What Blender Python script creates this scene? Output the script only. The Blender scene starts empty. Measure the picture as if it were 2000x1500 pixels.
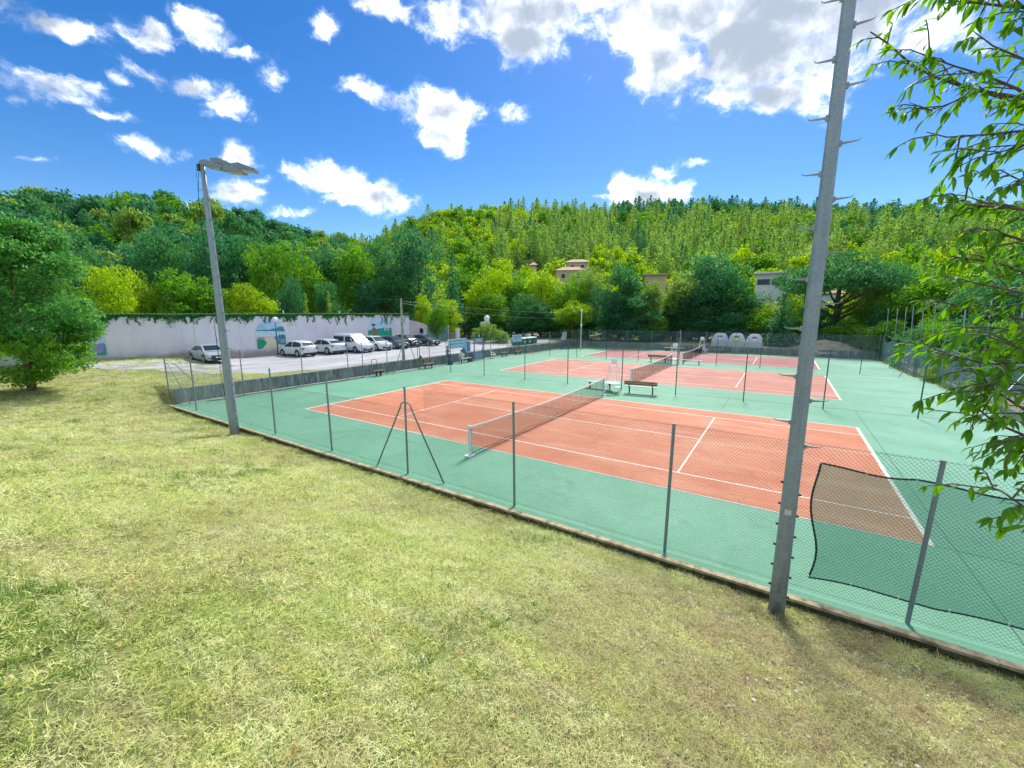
import bpy, bmesh, math, random
import numpy as np
from mathutils import Vector, Matrix, Euler
from math import sin, cos, pi, radians, sqrt, atan2, tan, exp

S = bpy.context.scene
COL = S.collection

# ------------------------------------------------------------------ camera
CP = Vector((8.764, -17.062, 4.908)); YAW, PITCH, ROLL, FPX = -0.5812, -0.1702, -0.0027, 799.5
_f = Vector((sin(YAW)*cos(PITCH), cos(YAW)*cos(PITCH), sin(PITCH)))
_r0 = Vector((cos(YAW), -sin(YAW), 0)); _u0 = _r0.cross(_f)
_r = _r0*cos(ROLL) + _u0*sin(ROLL); _u = _u0*cos(ROLL) - _r0*sin(ROLL)
cam = bpy.data.cameras.new('camera'); camo = bpy.data.objects.new('camera', cam); COL.objects.link(camo)
cam.sensor_fit = 'HORIZONTAL'; cam.sensor_width = 36; cam.lens = 36*FPX/2000
cam.clip_start = 0.05; cam.clip_end = 5000
M3 = Matrix((_r, _u, -_f)).transposed()
camo.matrix_world = Matrix.Translation(CP) @ M3.to_4x4()
S.camera = camo

def ray(px, py): return (_r*((px-1000)/FPX) - _u*((py-750)/FPX) + _f)
def at_r(px, py, dist):            # point at a horizontal distance from the viewpoint
    d = ray(px, py); return CP + d*(dist/math.hypot(d.x, d.y))
def at_x(px, py, X): d = ray(px, py); return CP + d*((X-CP.x)/d.x)
def at_y(px, py, Y): d = ray(px, py); return CP + d*((Y-CP.y)/d.y)
def at_z(px, py, Z): d = ray(px, py); return CP + d*((Z-CP.z)/d.z)

# ------------------------------------------------------------------ light and sky
SUN_AZ, SUN_EL = radians(-12), radians(48)     # azimuth clockwise from +y
sd = Vector((sin(SUN_AZ)*cos(SUN_EL), cos(SUN_AZ)*cos(SUN_EL), sin(SUN_EL)))
sl = bpy.data.lights.new('sun', 'SUN'); so = bpy.data.objects.new('sun', sl); COL.objects.link(so)
sl.energy = 2.6; sl.angle = radians(12); sl.color = (1.0, 0.95, 0.86)
so.rotation_euler = (-sd).to_track_quat('-Z', 'Y').to_euler(); so.location = (0, 0, 60)
S.view_settings.view_transform = 'Standard'; S.view_settings.look = 'None'
S.view_settings.gamma = 1; S.view_settings.use_curve_mapping = False
S.view_settings.exposure = 1.22
S.render.engine = 'CYCLES'
S.cycles.use_denoising = True
S.cycles.max_bounces = 8; S.cycles.diffuse_bounces = 3; S.cycles.glossy_bounces = 3
S.cycles.transmission_bounces = 6; S.cycles.transparent_max_bounces = 16
S.cycles.sample_clamp_indirect = 6
S.cycles.use_adaptive_sampling = True; S.cycles.adaptive_threshold = 0.02

W = bpy.data.worlds.new('World'); S.world = W; W.use_nodes = True
nt = W.node_tree; nt.nodes.clear(); N = nt.nodes.new; Lk = nt.links.new
def nd(t, **k):
    n = N(t)
    for a, b in k.items(): setattr(n, a, b)
    return n
def mth(op, a, b=None, c=None, clamp=False):
    n = nd('ShaderNodeMath', operation=op, use_clamp=clamp)
    for i, v in enumerate((a, b, c)):
        if v is None: continue
        if isinstance(v, (int, float)): n.inputs[i].default_value = v
        else: Lk(v, n.inputs[i])
    return n.outputs[0]
def sstep(v, lo, hi):
    n = nd('ShaderNodeMapRange', interpolation_type='SMOOTHSTEP')
    Lk(v, n.inputs[0]); n.inputs[1].default_value = lo; n.inputs[2].default_value = hi
    return n.outputs[0]
tc = nd('ShaderNodeTexCoord'); D = tc.outputs['Generated']
sky = nd('ShaderNodeTexSky', sky_type='NISHITA', sun_disc=False)
sky.sun_elevation = SUN_EL; sky.sun_rotation = SUN_AZ; sky.altitude = 400; sky.air_density = 1.0; sky.dust_density = 0.25; sky.ozone_density = 2.2
hs = nd('ShaderNodeHueSaturation'); hs.inputs['Hue'].default_value = .507; hs.inputs['Saturation'].default_value = 1.40; hs.inputs['Value'].default_value = 0.44
Lk(sky.outputs[0], hs.inputs['Color'])
wn = nd('ShaderNodeTexNoise'); wn.inputs['Scale'].default_value = 8.0; wn.inputs['Detail'].default_value = 7; wn.inputs['Roughness'].default_value = .6
Lk(D, wn.inputs['Vector'])
ws = nd('ShaderNodeVectorMath', operation='SUBTRACT'); Lk(wn.outputs['Color'], ws.inputs[0]); ws.inputs[1].default_value = (.5, .5, .5)
wm = nd('ShaderNodeVectorMath', operation='SCALE'); Lk(ws.outputs[0], wm.inputs[0]); wm.inputs['Scale'].default_value = 0.07
wa = nd('ShaderNodeVectorMath', operation='ADD'); Lk(D, wa.inputs[0]); Lk(wm.outputs[0], wa.inputs[1]); DW = wa.outputs[0]
# clouds: bearing and size of each bank of cloud (centre, half width, half height, tilt, thickness)
CL = [(90,45,105,24,16,.7),(25,15,60,22,10,.5),(300,65,62,30,12,.7),(400,60,75,30,18,.75),(470,100,55,14,20,.5),(540,150,32,26,-50,.5),
      (105,175,100,30,20,.75),(20,185,38,14,10,.5),(240,235,60,12,14,.45),(360,170,110,24,22,.75),(450,215,75,22,20,.7),(305,295,72,16,12,.6),(235,158,22,10,20,.4),
      (470,312,52,20,8,.65),(455,372,72,24,4,.75),(520,352,35,9,8,.4),(385,402,70,20,14,.6),(250,392,60,9,3,.4),(65,305,45,4,4,.25),
      (640,340,95,28,6,.75),(735,385,110,34,4,.9),(690,350,80,20,14,.6),(590,408,60,10,-8,.45),
      (735,185,85,20,22,.7),(870,222,118,34,8,1.0),(860,268,66,26,14,.8),(985,225,52,20,18,.6),(700,155,45,9,16,.4),
      (760,20,130,22,30,.7),(640,60,40,26,50,.4),(880,30,120,36,14,.8),(1030,70,120,46,10,1.0),(1010,15,240,50,2,1.0),
      (1290,110,110,80,10,1.0),(1480,90,230,92,8,1.15),(1560,20,300,70,4,1.15),(1500,185,150,30,6,.9),(1660,60,130,70,0,.9),(1320,30,200,70,0,1.0),(1150,160,14,22,85,.3),
      (1265,368,112,32,6,.95),(1300,334,48,14,4,.6),(1350,318,44,10,2,.5),(1450,388,30,6,0,.4),(1190,370,40,12,0,.5),
      (300,-160,160,60,10,.8),(900,-220,260,80,0,1.0),(1500,-200,420,130,0,1.1),(2300,300,160,40,0,.7),(2500,0,260,90,10,.9),(-300,200,160,50,10,.8),(-350,0,160,50,0,.7)]
best = None; deep = None
for i, (px, py, hw, hh, tilt, wgt) in enumerate(CL):
    if px < 700 and abs(tilt) < 45: tilt *= .7
    c = ray(px, py).normalized(); dist = ray(px, py).length*FPX
    tr = (ray(px+cos(radians(tilt))*10, py+sin(radians(tilt))*10).normalized()-c).normalized()
    tr = (tr-c*tr.dot(c)).normalized(); tu = c.cross(tr)
    R = Matrix((tr, tu, tr.cross(tu))).transposed()
    mp = nd('ShaderNodeMapping', vector_type='TEXTURE'); Lk(DW, mp.inputs['Vector'])
    mp.inputs['Location'].default_value = c; mp.inputs['Rotation'].default_value = R.to_euler()
    s = 1.10*FPX/dist; hw *= (.84 if hw < 125 else 1.0); hh *= 1.12
    mp.inputs['Scale'].default_value = (hw/FPX*s, hh/FPX*s, 0.35)
    ln = nd('ShaderNodeVectorMath', operation='LENGTH'); Lk(mp.outputs[0], ln.inputs[0])
    v = mth('MULTIPLY_ADD', ln.outputs['Value'], -wgt, wgt)
    best = v if best is None else mth('SMOOTH_MAX', best, v, 0.04)
n1 = nd('ShaderNodeTexNoise'); n1.inputs['Scale'].default_value = 14; n1.inputs['Detail'].default_value = 10; n1.inputs['Roughness'].default_value = .62; n1.inputs['Distortion'].default_value = .15
sq = nd('ShaderNodeVectorMath', operation='MULTIPLY'); Lk(DW, sq.inputs[0]); sq.inputs[1].default_value = (1, 1, 1.5); Lk(sq.outputs[0], n1.inputs['Vector'])
n2 = nd('ShaderNodeTexNoise'); n2.inputs['Scale'].default_value = 7; n2.inputs['Detail'].default_value = 6; n2.inputs['Roughness'].default_value = .55
ofs = nd('ShaderNodeVectorMath', operation='ADD'); Lk(DW, ofs.inputs[0]); ofs.inputs[1].default_value = (3.1, 1.7, .4)
Lk(ofs.outputs[0], n2.inputs['Vector'])
# unseen broken cloud added beyond the mapped bearings to raise the ambient light
dt = nd('ShaderNodeVectorMath', operation='DOT_PRODUCT'); Lk(D, dt.inputs[0]); dt.inputs[1].default_value = _f
out_ = sstep(dt.outputs['Value'], .56, .40)
n3 = nd('ShaderNodeTexNoise'); n3.inputs['Scale'].default_value = 2.6; n3.inputs['Detail'].default_value = 4; Lk(DW, n3.inputs['Vector'])
more = mth('MULTIPLY', out_, mth('MULTIPLY', mth('SUBTRACT', n3.outputs['Fac'], .42), 5.0))
best = mth('MAXIMUM', best, mth('MULTIPLY_ADD', out_, mth('ADD', mth('SUBTRACT', more, 0.), 1.2), -1.2))
field = mth('ADD', best, mth('MULTIPLY', mth('SUBTRACT', n1.outputs['Fac'], .5), 1.9))
dens = mth('POWER', sstep(field, -.02, .66), 1.9)
core = mth('ADD', best, mth('MULTIPLY', mth('SUBTRACT', n2.outputs['Fac'], .5), 1.9))
n4 = nd('ShaderNodeTexNoise'); n4.inputs['Scale'].default_value = 16; n4.inputs['Detail'].default_value = 8; n4.inputs['Roughness'].default_value = .6
Lk(ofs.outputs[0], n4.inputs['Vector'])
core = mth('ADD', core, mth('MULTIPLY', mth('SUBTRACT', n4.outputs['Fac'], .5), 1.1))
shade = sstep(core, .05, 1.0)
cc = nd('ShaderNodeMix', data_type='RGBA'); Lk(mth('POWER', shade, .55), cc.inputs['Factor'])
cc.inputs['A'].default_value = (8.0, 8.15, 8.4, 1); cc.inputs['B'].default_value = (1.5, 1.75, 2.15, 1)
mx = nd('ShaderNodeMix', data_type='RGBA'); Lk(dens, mx.inputs['Factor']); Lk(hs.outputs[0], mx.inputs['A']); Lk(cc.outputs['Result'], mx.inputs['B'])
bg = nd('ShaderNodeBackground'); bg.inputs['Strength'].default_value = 0.15
Lk(mx.outputs['Result'], bg.inputs['Color'])
wo = nd('ShaderNodeOutputWorld'); Lk(bg.outputs[0], wo.inputs['Surface'])
W.cycles.sampling_method = 'MANUAL'; W.cycles.sample_map_resolution = 512

# ------------------------------------------------------------------ materials
MATS = {}
def mat(name, col, rough=.8, col2=None, scale=4., bump=0., bscale=40., metal=0., spec=.3, detail=5., lo=.4, hi=.6, space='Object', island=0.):
    if name in MATS: return MATS[name]
    m = bpy.data.materials.new(name); m.use_nodes = True; t = m.node_tree; b = t.nodes['Principled BSDF']
    b.inputs['Roughness'].default_value = rough; b.inputs['Metallic'].default_value = metal
    b.inputs['Specular IOR Level'].default_value = spec
    b.inputs['Base Color'].default_value = (*col, 1)
    c = t.nodes.new('ShaderNodeTexCoord'); out = c.outputs[space]
    if space == 'World':
        pass
    src = None
    if col2:
        n = t.nodes.new('ShaderNodeTexNoise'); n.inputs['Scale'].default_value = scale; n.inputs['Detail'].default_value = detail; n.inputs['Roughness'].default_value = .65
        t.links.new(out, n.inputs['Vector'])
        r = t.nodes.new('ShaderNodeMapRange'); r.inputs[1].default_value = lo; r.inputs[2].default_value = hi; t.links.new(n.outputs['Fac'], r.inputs[0])
        x = t.nodes.new('ShaderNodeMix'); x.data_type = 'RGBA'; x.inputs['A'].default_value = (*col, 1); x.inputs['B'].default_value = (*col2, 1)
        t.links.new(r.outputs[0], x.inputs['Factor']); t.links.new(x.outputs['Result'], b.inputs['Base Color'])
    if bump:
        n = t.nodes.new('ShaderNodeTexNoise'); n.inputs['Scale'].default_value = bscale; n.inputs['Detail'].default_value = 4
        t.links.new(out, n.inputs['Vector'])
        u = t.nodes.new('ShaderNodeBump'); u.inputs['Strength'].default_value = bump; u.inputs['Distance'].default_value = .02
        t.links.new(n.outputs['Fac'], u.inputs['Height']); t.links.new(u.outputs[0], b.inputs['Normal'])
    MATS[name] = m; return m

def leafmat(name, c1, c2, trans=.45, patch=.25, rough=.55, objrand=.0, tcol=None):
    if name in MATS: return MATS[name]
    m = bpy.data.materials.new(name); m.use_nodes = True; t = m.node_tree; t.nodes.clear()
    A = t.nodes.new; K = t.links.new
    g = A('ShaderNodeNewGeometry'); x = A('ShaderNodeMix'); x.data_type = 'RGBA'
    x.inputs['A'].default_value = (*c1, 1); x.inputs['B'].default_value = (*c2, 1)
    f = g.outputs['Random Per Island']
    oi = A('ShaderNodeObjectInfo')
    if objrand:
        a = A('ShaderNodeMath'); a.operation = 'MULTIPLY'; K(f, a.inputs[0]); a.inputs[1].default_value = 1-objrand
        b2 = A('ShaderNodeMath'); b2.operation = 'MULTIPLY_ADD'; K(oi.outputs['Random'], b2.inputs[0]); b2.inputs[1].default_value = objrand; K(a.outputs[0], b2.inputs[2])
        f = b2.outputs[0]
    K(f, x.inputs['Factor'])
    p = A('ShaderNodeBsdfPrincipled'); p.inputs['Roughness'].default_value = rough; p.inputs['Specular IOR Level'].default_value = .18
    K(x.outputs['Result'], p.inputs['Base Color'])
    tr = A('ShaderNodeBsdfTranslucent')
    h = A('ShaderNodeHueSaturation'); h.inputs['Hue'].default_value = .485; h.inputs['Saturation'].default_value = 1.12; h.inputs['Value'].default_value = 1.5
    K(x.outputs['Result'], h.inputs['Color']); K(h.outputs[0], tr.inputs['Color'])
    ms = A('ShaderNodeMixShader'); ms.inputs[0].default_value = trans; K(p.outputs[0], ms.inputs[1]); K(tr.outputs[0], ms.inputs[2])
    o = A('ShaderNodeOutputMaterial'); K(ms.outputs[0], o.inputs['Surface'])
    MATS[name] = m; return m

# ------------------------------------------------------------------ mesh helpers
class MB:
    def __init__(s): s.v = []; s.f = []; s.m = []
    def add(s, vs, fs, mi=0):
        o = len(s.v); s.v += [tuple(p) for p in vs]; s.f += [tuple(i+o for i in f) for f in fs]; s.m += [mi]*len(fs); return s
    def box(s, c, d, rz=0, mi=0, mtx=None):
        x, y, z = d[0]/2, d[1]/2, d[2]/2
        vs = [Vector((a*x, b*y, e*z)) for e in (-1, 1) for a, b in ((-1, -1), (1, -1), (1, 1), (-1, 1))]
        if mtx is None: mtx = Matrix.Rotation(rz, 3, 'Z')
        vs = [mtx @ p + Vector(c) for p in vs]
        return s.add(vs, [(3, 2, 1, 0), (4, 5, 6, 7), (0, 1, 5, 4), (1, 2, 6, 5), (2, 3, 7, 6), (3, 0, 4, 7)], mi)
    def tube(s, pts, r, n=8, mi=0, cap=True):
        pts = [Vector(p) for p in pts]; k = len(pts); rs = r if isinstance(r, (list, tuple)) else [r]*k
        vs = []; fs = []; up = None
        for i, p in enumerate(pts):
            d = (pts[min(i+1, k-1)]-pts[max(i-1, 0)]).normalized()
            if up is None:
                up = Vector((0, 0, 1)) if abs(d.z) < .9 else Vector((1, 0, 0))
            a = d.cross(up).normalized(); b = a.cross(d).normalized(); up = b
            vs += [p + (a*cos(2*pi*j/n) + b*sin(2*pi*j/n))*rs[i] for j in range(n)]
        for i in range(k-1):
            for j in range(n):
                a0 = i*n+j; a1 = i*n+(j+1) % n; fs.append((a0, a1, a1+n, a0+n))
        if cap: fs.append(tuple(range(n-1, -1, -1))); fs.append(tuple(range((k-1)*n, k*n)))
        return s.add(vs, fs, mi)
    def cyl(s, c, r, h, n=16, mi=0, r2=None): c = Vector(c); return s.tube([c, c+Vector((0, 0, h))], [r, r if r2 is None else r2], n, mi)
    def ball(s, c, r, n=12, mi=0, sc=(1, 1, 1)):
        vs = []; fs = []; m = n//2
        for i in range(m+1):
            t = pi*i/m
            for j in range(n): vs.append((c[0]+r*sc[0]*sin(t)*cos(2*pi*j/n), c[1]+r*sc[1]*sin(t)*sin(2*pi*j/n), c[2]+r*sc[2]*cos(t)))
        for i in range(m):
            for j in range(n): fs.append((i*n+j, (i+1)*n+j, (i+1)*n+(j+1) % n, i*n+(j+1) % n))
        return s.add(vs, fs, mi)
    def poly(s, pts, th, mi=0):      # flat polygon given thickness along -normal
        pts = [Vector(p) for p in pts]; nrm = (pts[1]-pts[0]).cross(pts[2]-pts[1]).normalized(); n = len(pts)
        b = [p-nrm*th for p in pts]
        return s.add(pts+b, [tuple(range(n)), tuple(range(2*n-1, n-1, -1))]+[(i, i+n, (i+1) % n+n, (i+1) % n) for i in range(n)], mi)
    def loft(s, rings, mi=0, cap=True):
        n = len(rings[0]); vs = [p for r in rings for p in r]; fs = []
        for i in range(len(rings)-1):
            for j in range(n): fs.append((i*n+j, i*n+(j+1) % n, (i+1)*n+(j+1) % n, (i+1)*n+j))
        if cap: fs.append(tuple(range(n-1, -1, -1))); fs.append(tuple(range((len(rings)-1)*n, len(rings)*n)))
        return s.add(vs, fs, mi)
    def mesh(s, name, mats, smooth=False):
        me = bpy.data.meshes.new(name); me.from_pydata(s.v, [], s.f)
        for m in (mats if isinstance(mats, (list, tuple)) else [mats]): me.materials.append(m)
        if any(s.m): me.polygons.foreach_set('material_index', s.m)
        if smooth: me.polygons.foreach_set('use_smooth', [True]*len(s.f))
        me.update(); return me
    def build(s, name, mats, parent=None, smooth=False, bevel=0.):
        return link(name, s.mesh(name, mats, smooth), parent, bevel)
def link(name, me, parent=None, bevel=0.):
    o = bpy.data.objects.new(name, me); COL.objects.link(o)
    if parent: o.parent = parent
    if bevel:
        b = o.modifiers.new('b', 'BEVEL'); b.width = bevel; b.segments = 2; b.limit_method = 'ANGLE'
    return o
def tag(o, label=None, cat=None, group=None, kind=None):
    if label: o['label'] = label
    if cat: o['category'] = cat
    if group: o['group'] = group
    if kind: o['kind'] = kind
    return o
def empty(name, loc, rz=0, label=None, cat=None, group=None):
    o = bpy.data.objects.new(name, None); COL.objects.link(o); o.location = loc; o.rotation_euler = (0, 0, rz); o.empty_display_size = .2
    return tag(o, label, cat, group)
KIDS = {}
def kids(o): return [c for c in ALLK.get(o.name, [])]
def copy_tree(o, loc, rz=None, label=None, group=None, scale=None):
    c = o.copy(); COL.objects.link(c); c.location = loc
    if rz is not None: c.rotation_euler = (0, 0, rz)
    if scale: c.scale = (scale,)*3 if isinstance(scale, (int, float)) else scale
    if label: c['label'] = label
    if group: c['group'] = group
    def rec(a, b):
        for ch in list(a.children):
            d = ch.copy(); COL.objects.link(d); d.parent = b; rec(ch, d)
    rec(o, c); return c
def npmesh(name, V, F, mats, mi=None):
    me = bpy.data.meshes.new(name); n = len(F); k = F.shape[1]
    me.vertices.add(len(V)); me.vertices.foreach_set('co', V.astype(np.float32).ravel())
    me.loops.add(n*k); me.loops.foreach_set('vertex_index', F.astype(np.int32).ravel())
    me.polygons.add(n); me.polygons.foreach_set('loop_start', np.arange(0, n*k, k, dtype=np.int32))
    for m in mats: me.materials.append(m)
    if mi is not None: me.polygons.foreach_set('material_index', mi.astype(np.int32))
    me.update(calc_edges=True); return me
def sm(t): t = max(0., min(1., t)); return t*t*(3-2*t)
def lerp(a, b, t): return a+(b-a)*t
# ------------------------------------------------------------------ terrain
RIDGE = [(-180,6),(-130,7),(-100,9),(-82.9,10.0),(-80.5,10.4),(-78,10.2),(-75,10.9),(-71.6,11.1),(-66.8,11.0),(-60.9,10.0),(-56.5,9.3),(-51.5,9.1),(-47.2,11.6),(-42,13.4),(-33.2,13.9),(-20,13.6),(-13.2,13.5),(2,11.5),(10,10.1),(16.5,9.1),(40,8),(80,6),(130,5),(180,6)]
RDIST = [(-180,260),(-90,230),(-75,235),(-60,260),(-52,330),(-47,300),(-42,280),(-20,300),(0,310),(20,300),(90,260),(180,260)]
def tab(T, x):
    for (a, u), (b, v) in zip(T, T[1:]):
        if a <= x <= b: return lerp(u, v, (x-a)/(b-a))
    return T[0][1]
def bank(s): # profile of the grass bank, s metres behind the kerb
    if s < 0: return 0
    t = min(s/8.5, 1.); return (0.12*t + 0.88*(t**1.15))*1.0
rng = random.Random(5)
def wob(x, y): return .05*sin(x*.9+1.3*sin(y*.7))*sin(y*.8+.5) + .03*sin(x*2.3+y*1.7)
COURT_X0, COURT_X1, COURT_Y0, COURT_Y1 = -19.05, 18.25, -8.95, 43.45
def zc(y): return -0.27*sm((y-22)/9)           # level of the playing surface
def H(x, y):
    dx, dy = x-CP.x, y-CP.y; r = math.hypot(dx, dy); az = math.degrees(atan2(dx, dy))
    # base level
    if COURT_X0-.005 < x < COURT_X1+.05 and COURT_Y0-.05 < y < COURT_Y1+.1: base = zc(y)-.12; return base
    left = .84*sm((-19.06-x)/.12) if y > -8.6 else .88*sm((-18.6-x)/5.5)
    if y > COURT_Y1: left = max(left, .45*sm((y-43.5)/.4))
    if x < -24: left += .62*sm((-x-25)/8)*sm((2-y)/10) - .17*sm((y-1)/8)*sm((-x-30)/3)*0
    if x > COURT_X1: left = .05 + .25*sm((y-20)/10)*0 + (-.27+.05)*sm((y-22)/9)*0
    base = left
    if y < COURT_Y0:
        s = COURT_Y0-.05-y
        A = 3.35*max(0., min(1., (x+26)/30.)) if x < 5 else 3.35
        base = base-.19*sm((x+19)/2)+A*bank(s) + .0
        if s > 8.5: base += min((s-8.5), 12)*.06*max(0, min(1, (x+26)/30.))
        base += wob(x, y)*sm(s/1.2)
    if r > 95:
        e = tab(RIDGE, az); R = tab(RDIST, az)
        top = R*tan(radians(e))+CP.z-9.5
        t = (r-95)/(R-95)
        if t <= 1: base = lerp(base, top, t**1.05*.75+.25*sm(t)) + 1.3*sin(x*.03)*sin(y*.041)*t*(1-t)*4
        else: base = top - (r-R)*.12
    return base
def axis(lo, hi, step, far, extra):
    a = list(np.arange(lo, hi+1e-6, step)); g = step
    v = hi
    while v < far: g *= 1.16; v += g; a.append(v)
    v = lo; g = step
    while v > -far: g *= 1.16; v -= g; a.append(v)
    return sorted(set(round(q, 3) for q in a+extra))
xs = axis(-42, 20, .5, 1500, [-19.19, -19.06, -19.0, 18.24, 18.4]); ys = axis(-24, -8.5, .33, 1500, [-8.99, -8.9, -8.6, -8.5, 43.4, 43.6, 43.9]+[float(q) for q in np.arange(-8, 46, 1.)])
V = [(x, y, H(x, y)) for y in ys for x in xs]; nx = len(xs)
F = np.array([(j*nx+i, j*nx+i+1, (j+1)*nx+i+1, (j+1)*nx+i) for j in range(len(ys)-1) for i in range(nx-1)])

def node_mat(name):
    m = bpy.data.materials.new(name); m.use_nodes = True; MATS[name] = m; return m, m.node_tree, m.node_tree.nodes['Principled BSDF']
def nz(t, vec, scale, detail=5, rough=.6, dist=0.):
    n = t.nodes.new('ShaderNodeTexNoise'); n.inputs['Scale'].default_value = scale; n.inputs['Detail'].default_value = detail
    n.inputs['Roughness'].default_value = rough; n.inputs['Distortion'].default_value = dist; t.links.new(vec, n.inputs['Vector']); return n.outputs['Fac']
def ramp(t, fac, stops):
    r = t.nodes.new('ShaderNodeValToRGB'); t.links.new(fac, r.inputs[0]); e = r.color_ramp.elements
    while len(e) < len(stops): e.new(.5)
    for q, (p, c) in zip(e, stops): q.position = p; q.color = (*c, 1) if len(c) == 3 else c
    return r.outputs[0]
def mixc(t, f, a, b, mode='MIX'):
    x = t.nodes.new('ShaderNodeMix'); x.data_type = 'RGBA'; x.blend_type = mode
    for k, v in (('Factor', f), ('A', a), ('B', b)):
        if isinstance(v, (int, float)): x.inputs[k].default_value = v
        elif isinstance(v, tuple): x.inputs[k].default_value = (*v, 1)
        else: t.links.new(v, x.inputs[k])
    return x.outputs['Result']
def mrange(t, f, a, b, c=0., d=1.):
    n = t.nodes.new('ShaderNodeMapRange'); t.links.new(f, n.inputs[0])
    for i, v in enumerate((a, b, c, d)): n.inputs[i+1].default_value = v
    return n.outputs[0]
def bumpn(t, b, h, st, dist=.02):
    u = t.nodes.new('ShaderNodeBump'); u.inputs['Strength'].default_value = st; u.inputs['Distance'].default_value = dist
    t.links.new(h, u.inputs['Height']); t.links.new(u.outputs[0], b.inputs['Normal'])

m, t, b = node_mat('dry_grass_ground')
pos = t.nodes.new('ShaderNodeNewGeometry').outputs['Position']
big = nz(t, pos, .35, 4); fine = nz(t, pos, 14, 8, .75); mid = nz(t, pos, 2.2, 6, .7, .4)
c = ramp(t, mid, [(.3, (.17, .21, .055)), (.45, (.38, .41, .15)), (.6, (.56, .55, .26)), (.75, (.26, .31, .08))])
c = mixc(t, mrange(t, fine, .35, .65), mixc(t, .75, c, (.06, .06, .025)), c)
c = mixc(t, mrange(t, big, .5, .62, 0, .45), c, (.15, .23, .045))
sp = t.nodes.new('ShaderNodeSeparateXYZ'); t.links.new(pos, sp.inputs[0])
dm = t.nodes.new('ShaderNodeVectorMath'); dm.operation = 'DISTANCE'; t.links.new(pos, dm.inputs[0]); dm.inputs[1].default_value = (CP.x, CP.y, 5)
wear = t.nodes.new('ShaderNodeMath'); wear.operation = 'MULTIPLY'; t.links.new(mrange(t, sp.outputs['X'], 5, 9), wear.inputs[0]); t.links.new(mrange(t, nz(t, pos, 1.1, 6, .7, .5), .38, .58), wear.inputs[1])
c = mixc(t, wear.outputs[0], c, mixc(t, mrange(t, fine, .4, .6), (.16, .115, .06), (.36, .29, .18)))
c = mixc(t, mrange(t, dm.outputs['Value'], 72, 100), c, mixc(t, mrange(t, mid, .4, .6), (.05, .12, .03), (.12, .20, .05)))
t.links.new(c, b.inputs['Base Color']); b.inputs['Roughness'].default_value = .95; b.inputs['Specular IOR Level'].default_value = .1
bumpn(t, b, fine, .9, .05)
ground = tag(link('ground', npmesh('ground', np.array(V), F, [m])), kind='structure')
ground.data.polygons.foreach_set('use_smooth', [True]*len(F))

def strip(name, rows, mt, dz, ncol=10, kind='structure'):
    mb = MB(); k = 0
    for y, xa, xb in rows:
        for i in range(ncol+1):
            x = lerp(xa, xb, i/ncol); mb.v.append((x, y, H(x, y)+dz))
    n = ncol+1
    for j in range(len(rows)-1):
        for i in range(ncol): mb.f.append((j*n+i, j*n+i+1, (j+1)*n+i+1, (j+1)*n+i)); mb.m.append(0)
    return tag(mb.build(name, mt, smooth=True), kind=kind)
# gravel lot and road
m, t, b = node_mat('gravel'); pos = t.nodes.new('ShaderNodeNewGeometry').outputs['Position']
mp = t.nodes.new('ShaderNodeMapping'); mp.inputs['Scale'].default_value = (1.3, .16, 1); t.links.new(pos, mp.inputs['Vector'])
tr = nz(t, mp.outputs[0], 1.1, 5, .6, .4); f = nz(t, pos, 22, 6, .8); big = nz(t, pos, .5, 3)
c = ramp(t, tr, [(.36, (.25, .26, .29)), (.5, (.38, .39, .42)), (.66, (.56, .55, .53))])
c = mixc(t, mrange(t, f, .3, .7, 0, .5), c, (.30, .30, .31)); t.links.new(c, b.inputs['Base Color']); b.inputs['Roughness'].default_value = .95; bumpn(t, b, f, .5)
rows = []
q = random.Random(2)
for y in np.arange(-30, 26.1, .5):
    y = float(y)
    if y < -7.0: xb = lerp(-33.6, -28.1, sm((y+13.2)/6.2)) if y > -13.2 else -33.6-(-13.2-y)*.3
    elif y < -3.7: xb = lerp(-28.1, -21.2, (y+7)/3.3)
    else: xb = lerp(-21.2, -19.35, sm((y+3.7)/5))
    xb += .35*sin(y*1.9)+.25*sin(y*4.3+1)*.8 if y < 1 else .08*sin(y*3)
    xb = min(xb, -19.35)
    xa = -33.5+.2*sin(y*1.4) if y > -3.5 else lerp(-33.5, -38.5, sm((-3.5-y)/9))+ .2*sin(y*2)
    if y < -4: xa = max(xa, -33.4 if False else xa)
    rows.append((y, min(xa, xb-1), xb))
strip('gravel_parking_lot', rows, m, .02, 26)
m, t, b = node_mat('asphalt'); pos = t.nodes.new('ShaderNodeNewGeometry').outputs['Position']
f = nz(t, pos, 30, 5, .7); g = nz(t, pos, .8, 5, .6, .3)
c = mixc(t, mrange(t, g, .35, .65), (.19, .19, .225), (.27, .27, .30)); c = mixc(t, mrange(t, f, .4, .7, 0, .4), c, (.36, .36, .38)); t.links.new(c, b.inputs['Base Color']); b.inputs['Roughness'].default_value = .85
rows = [(float(y), -52 - (y-26)*.25, -19.3 if y < 43 else -19.3-(y-43)*1.0) for y in np.arange(26.1, 62, 1.)]
strip('asphalt_road', rows, m, .024, 26)
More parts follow.
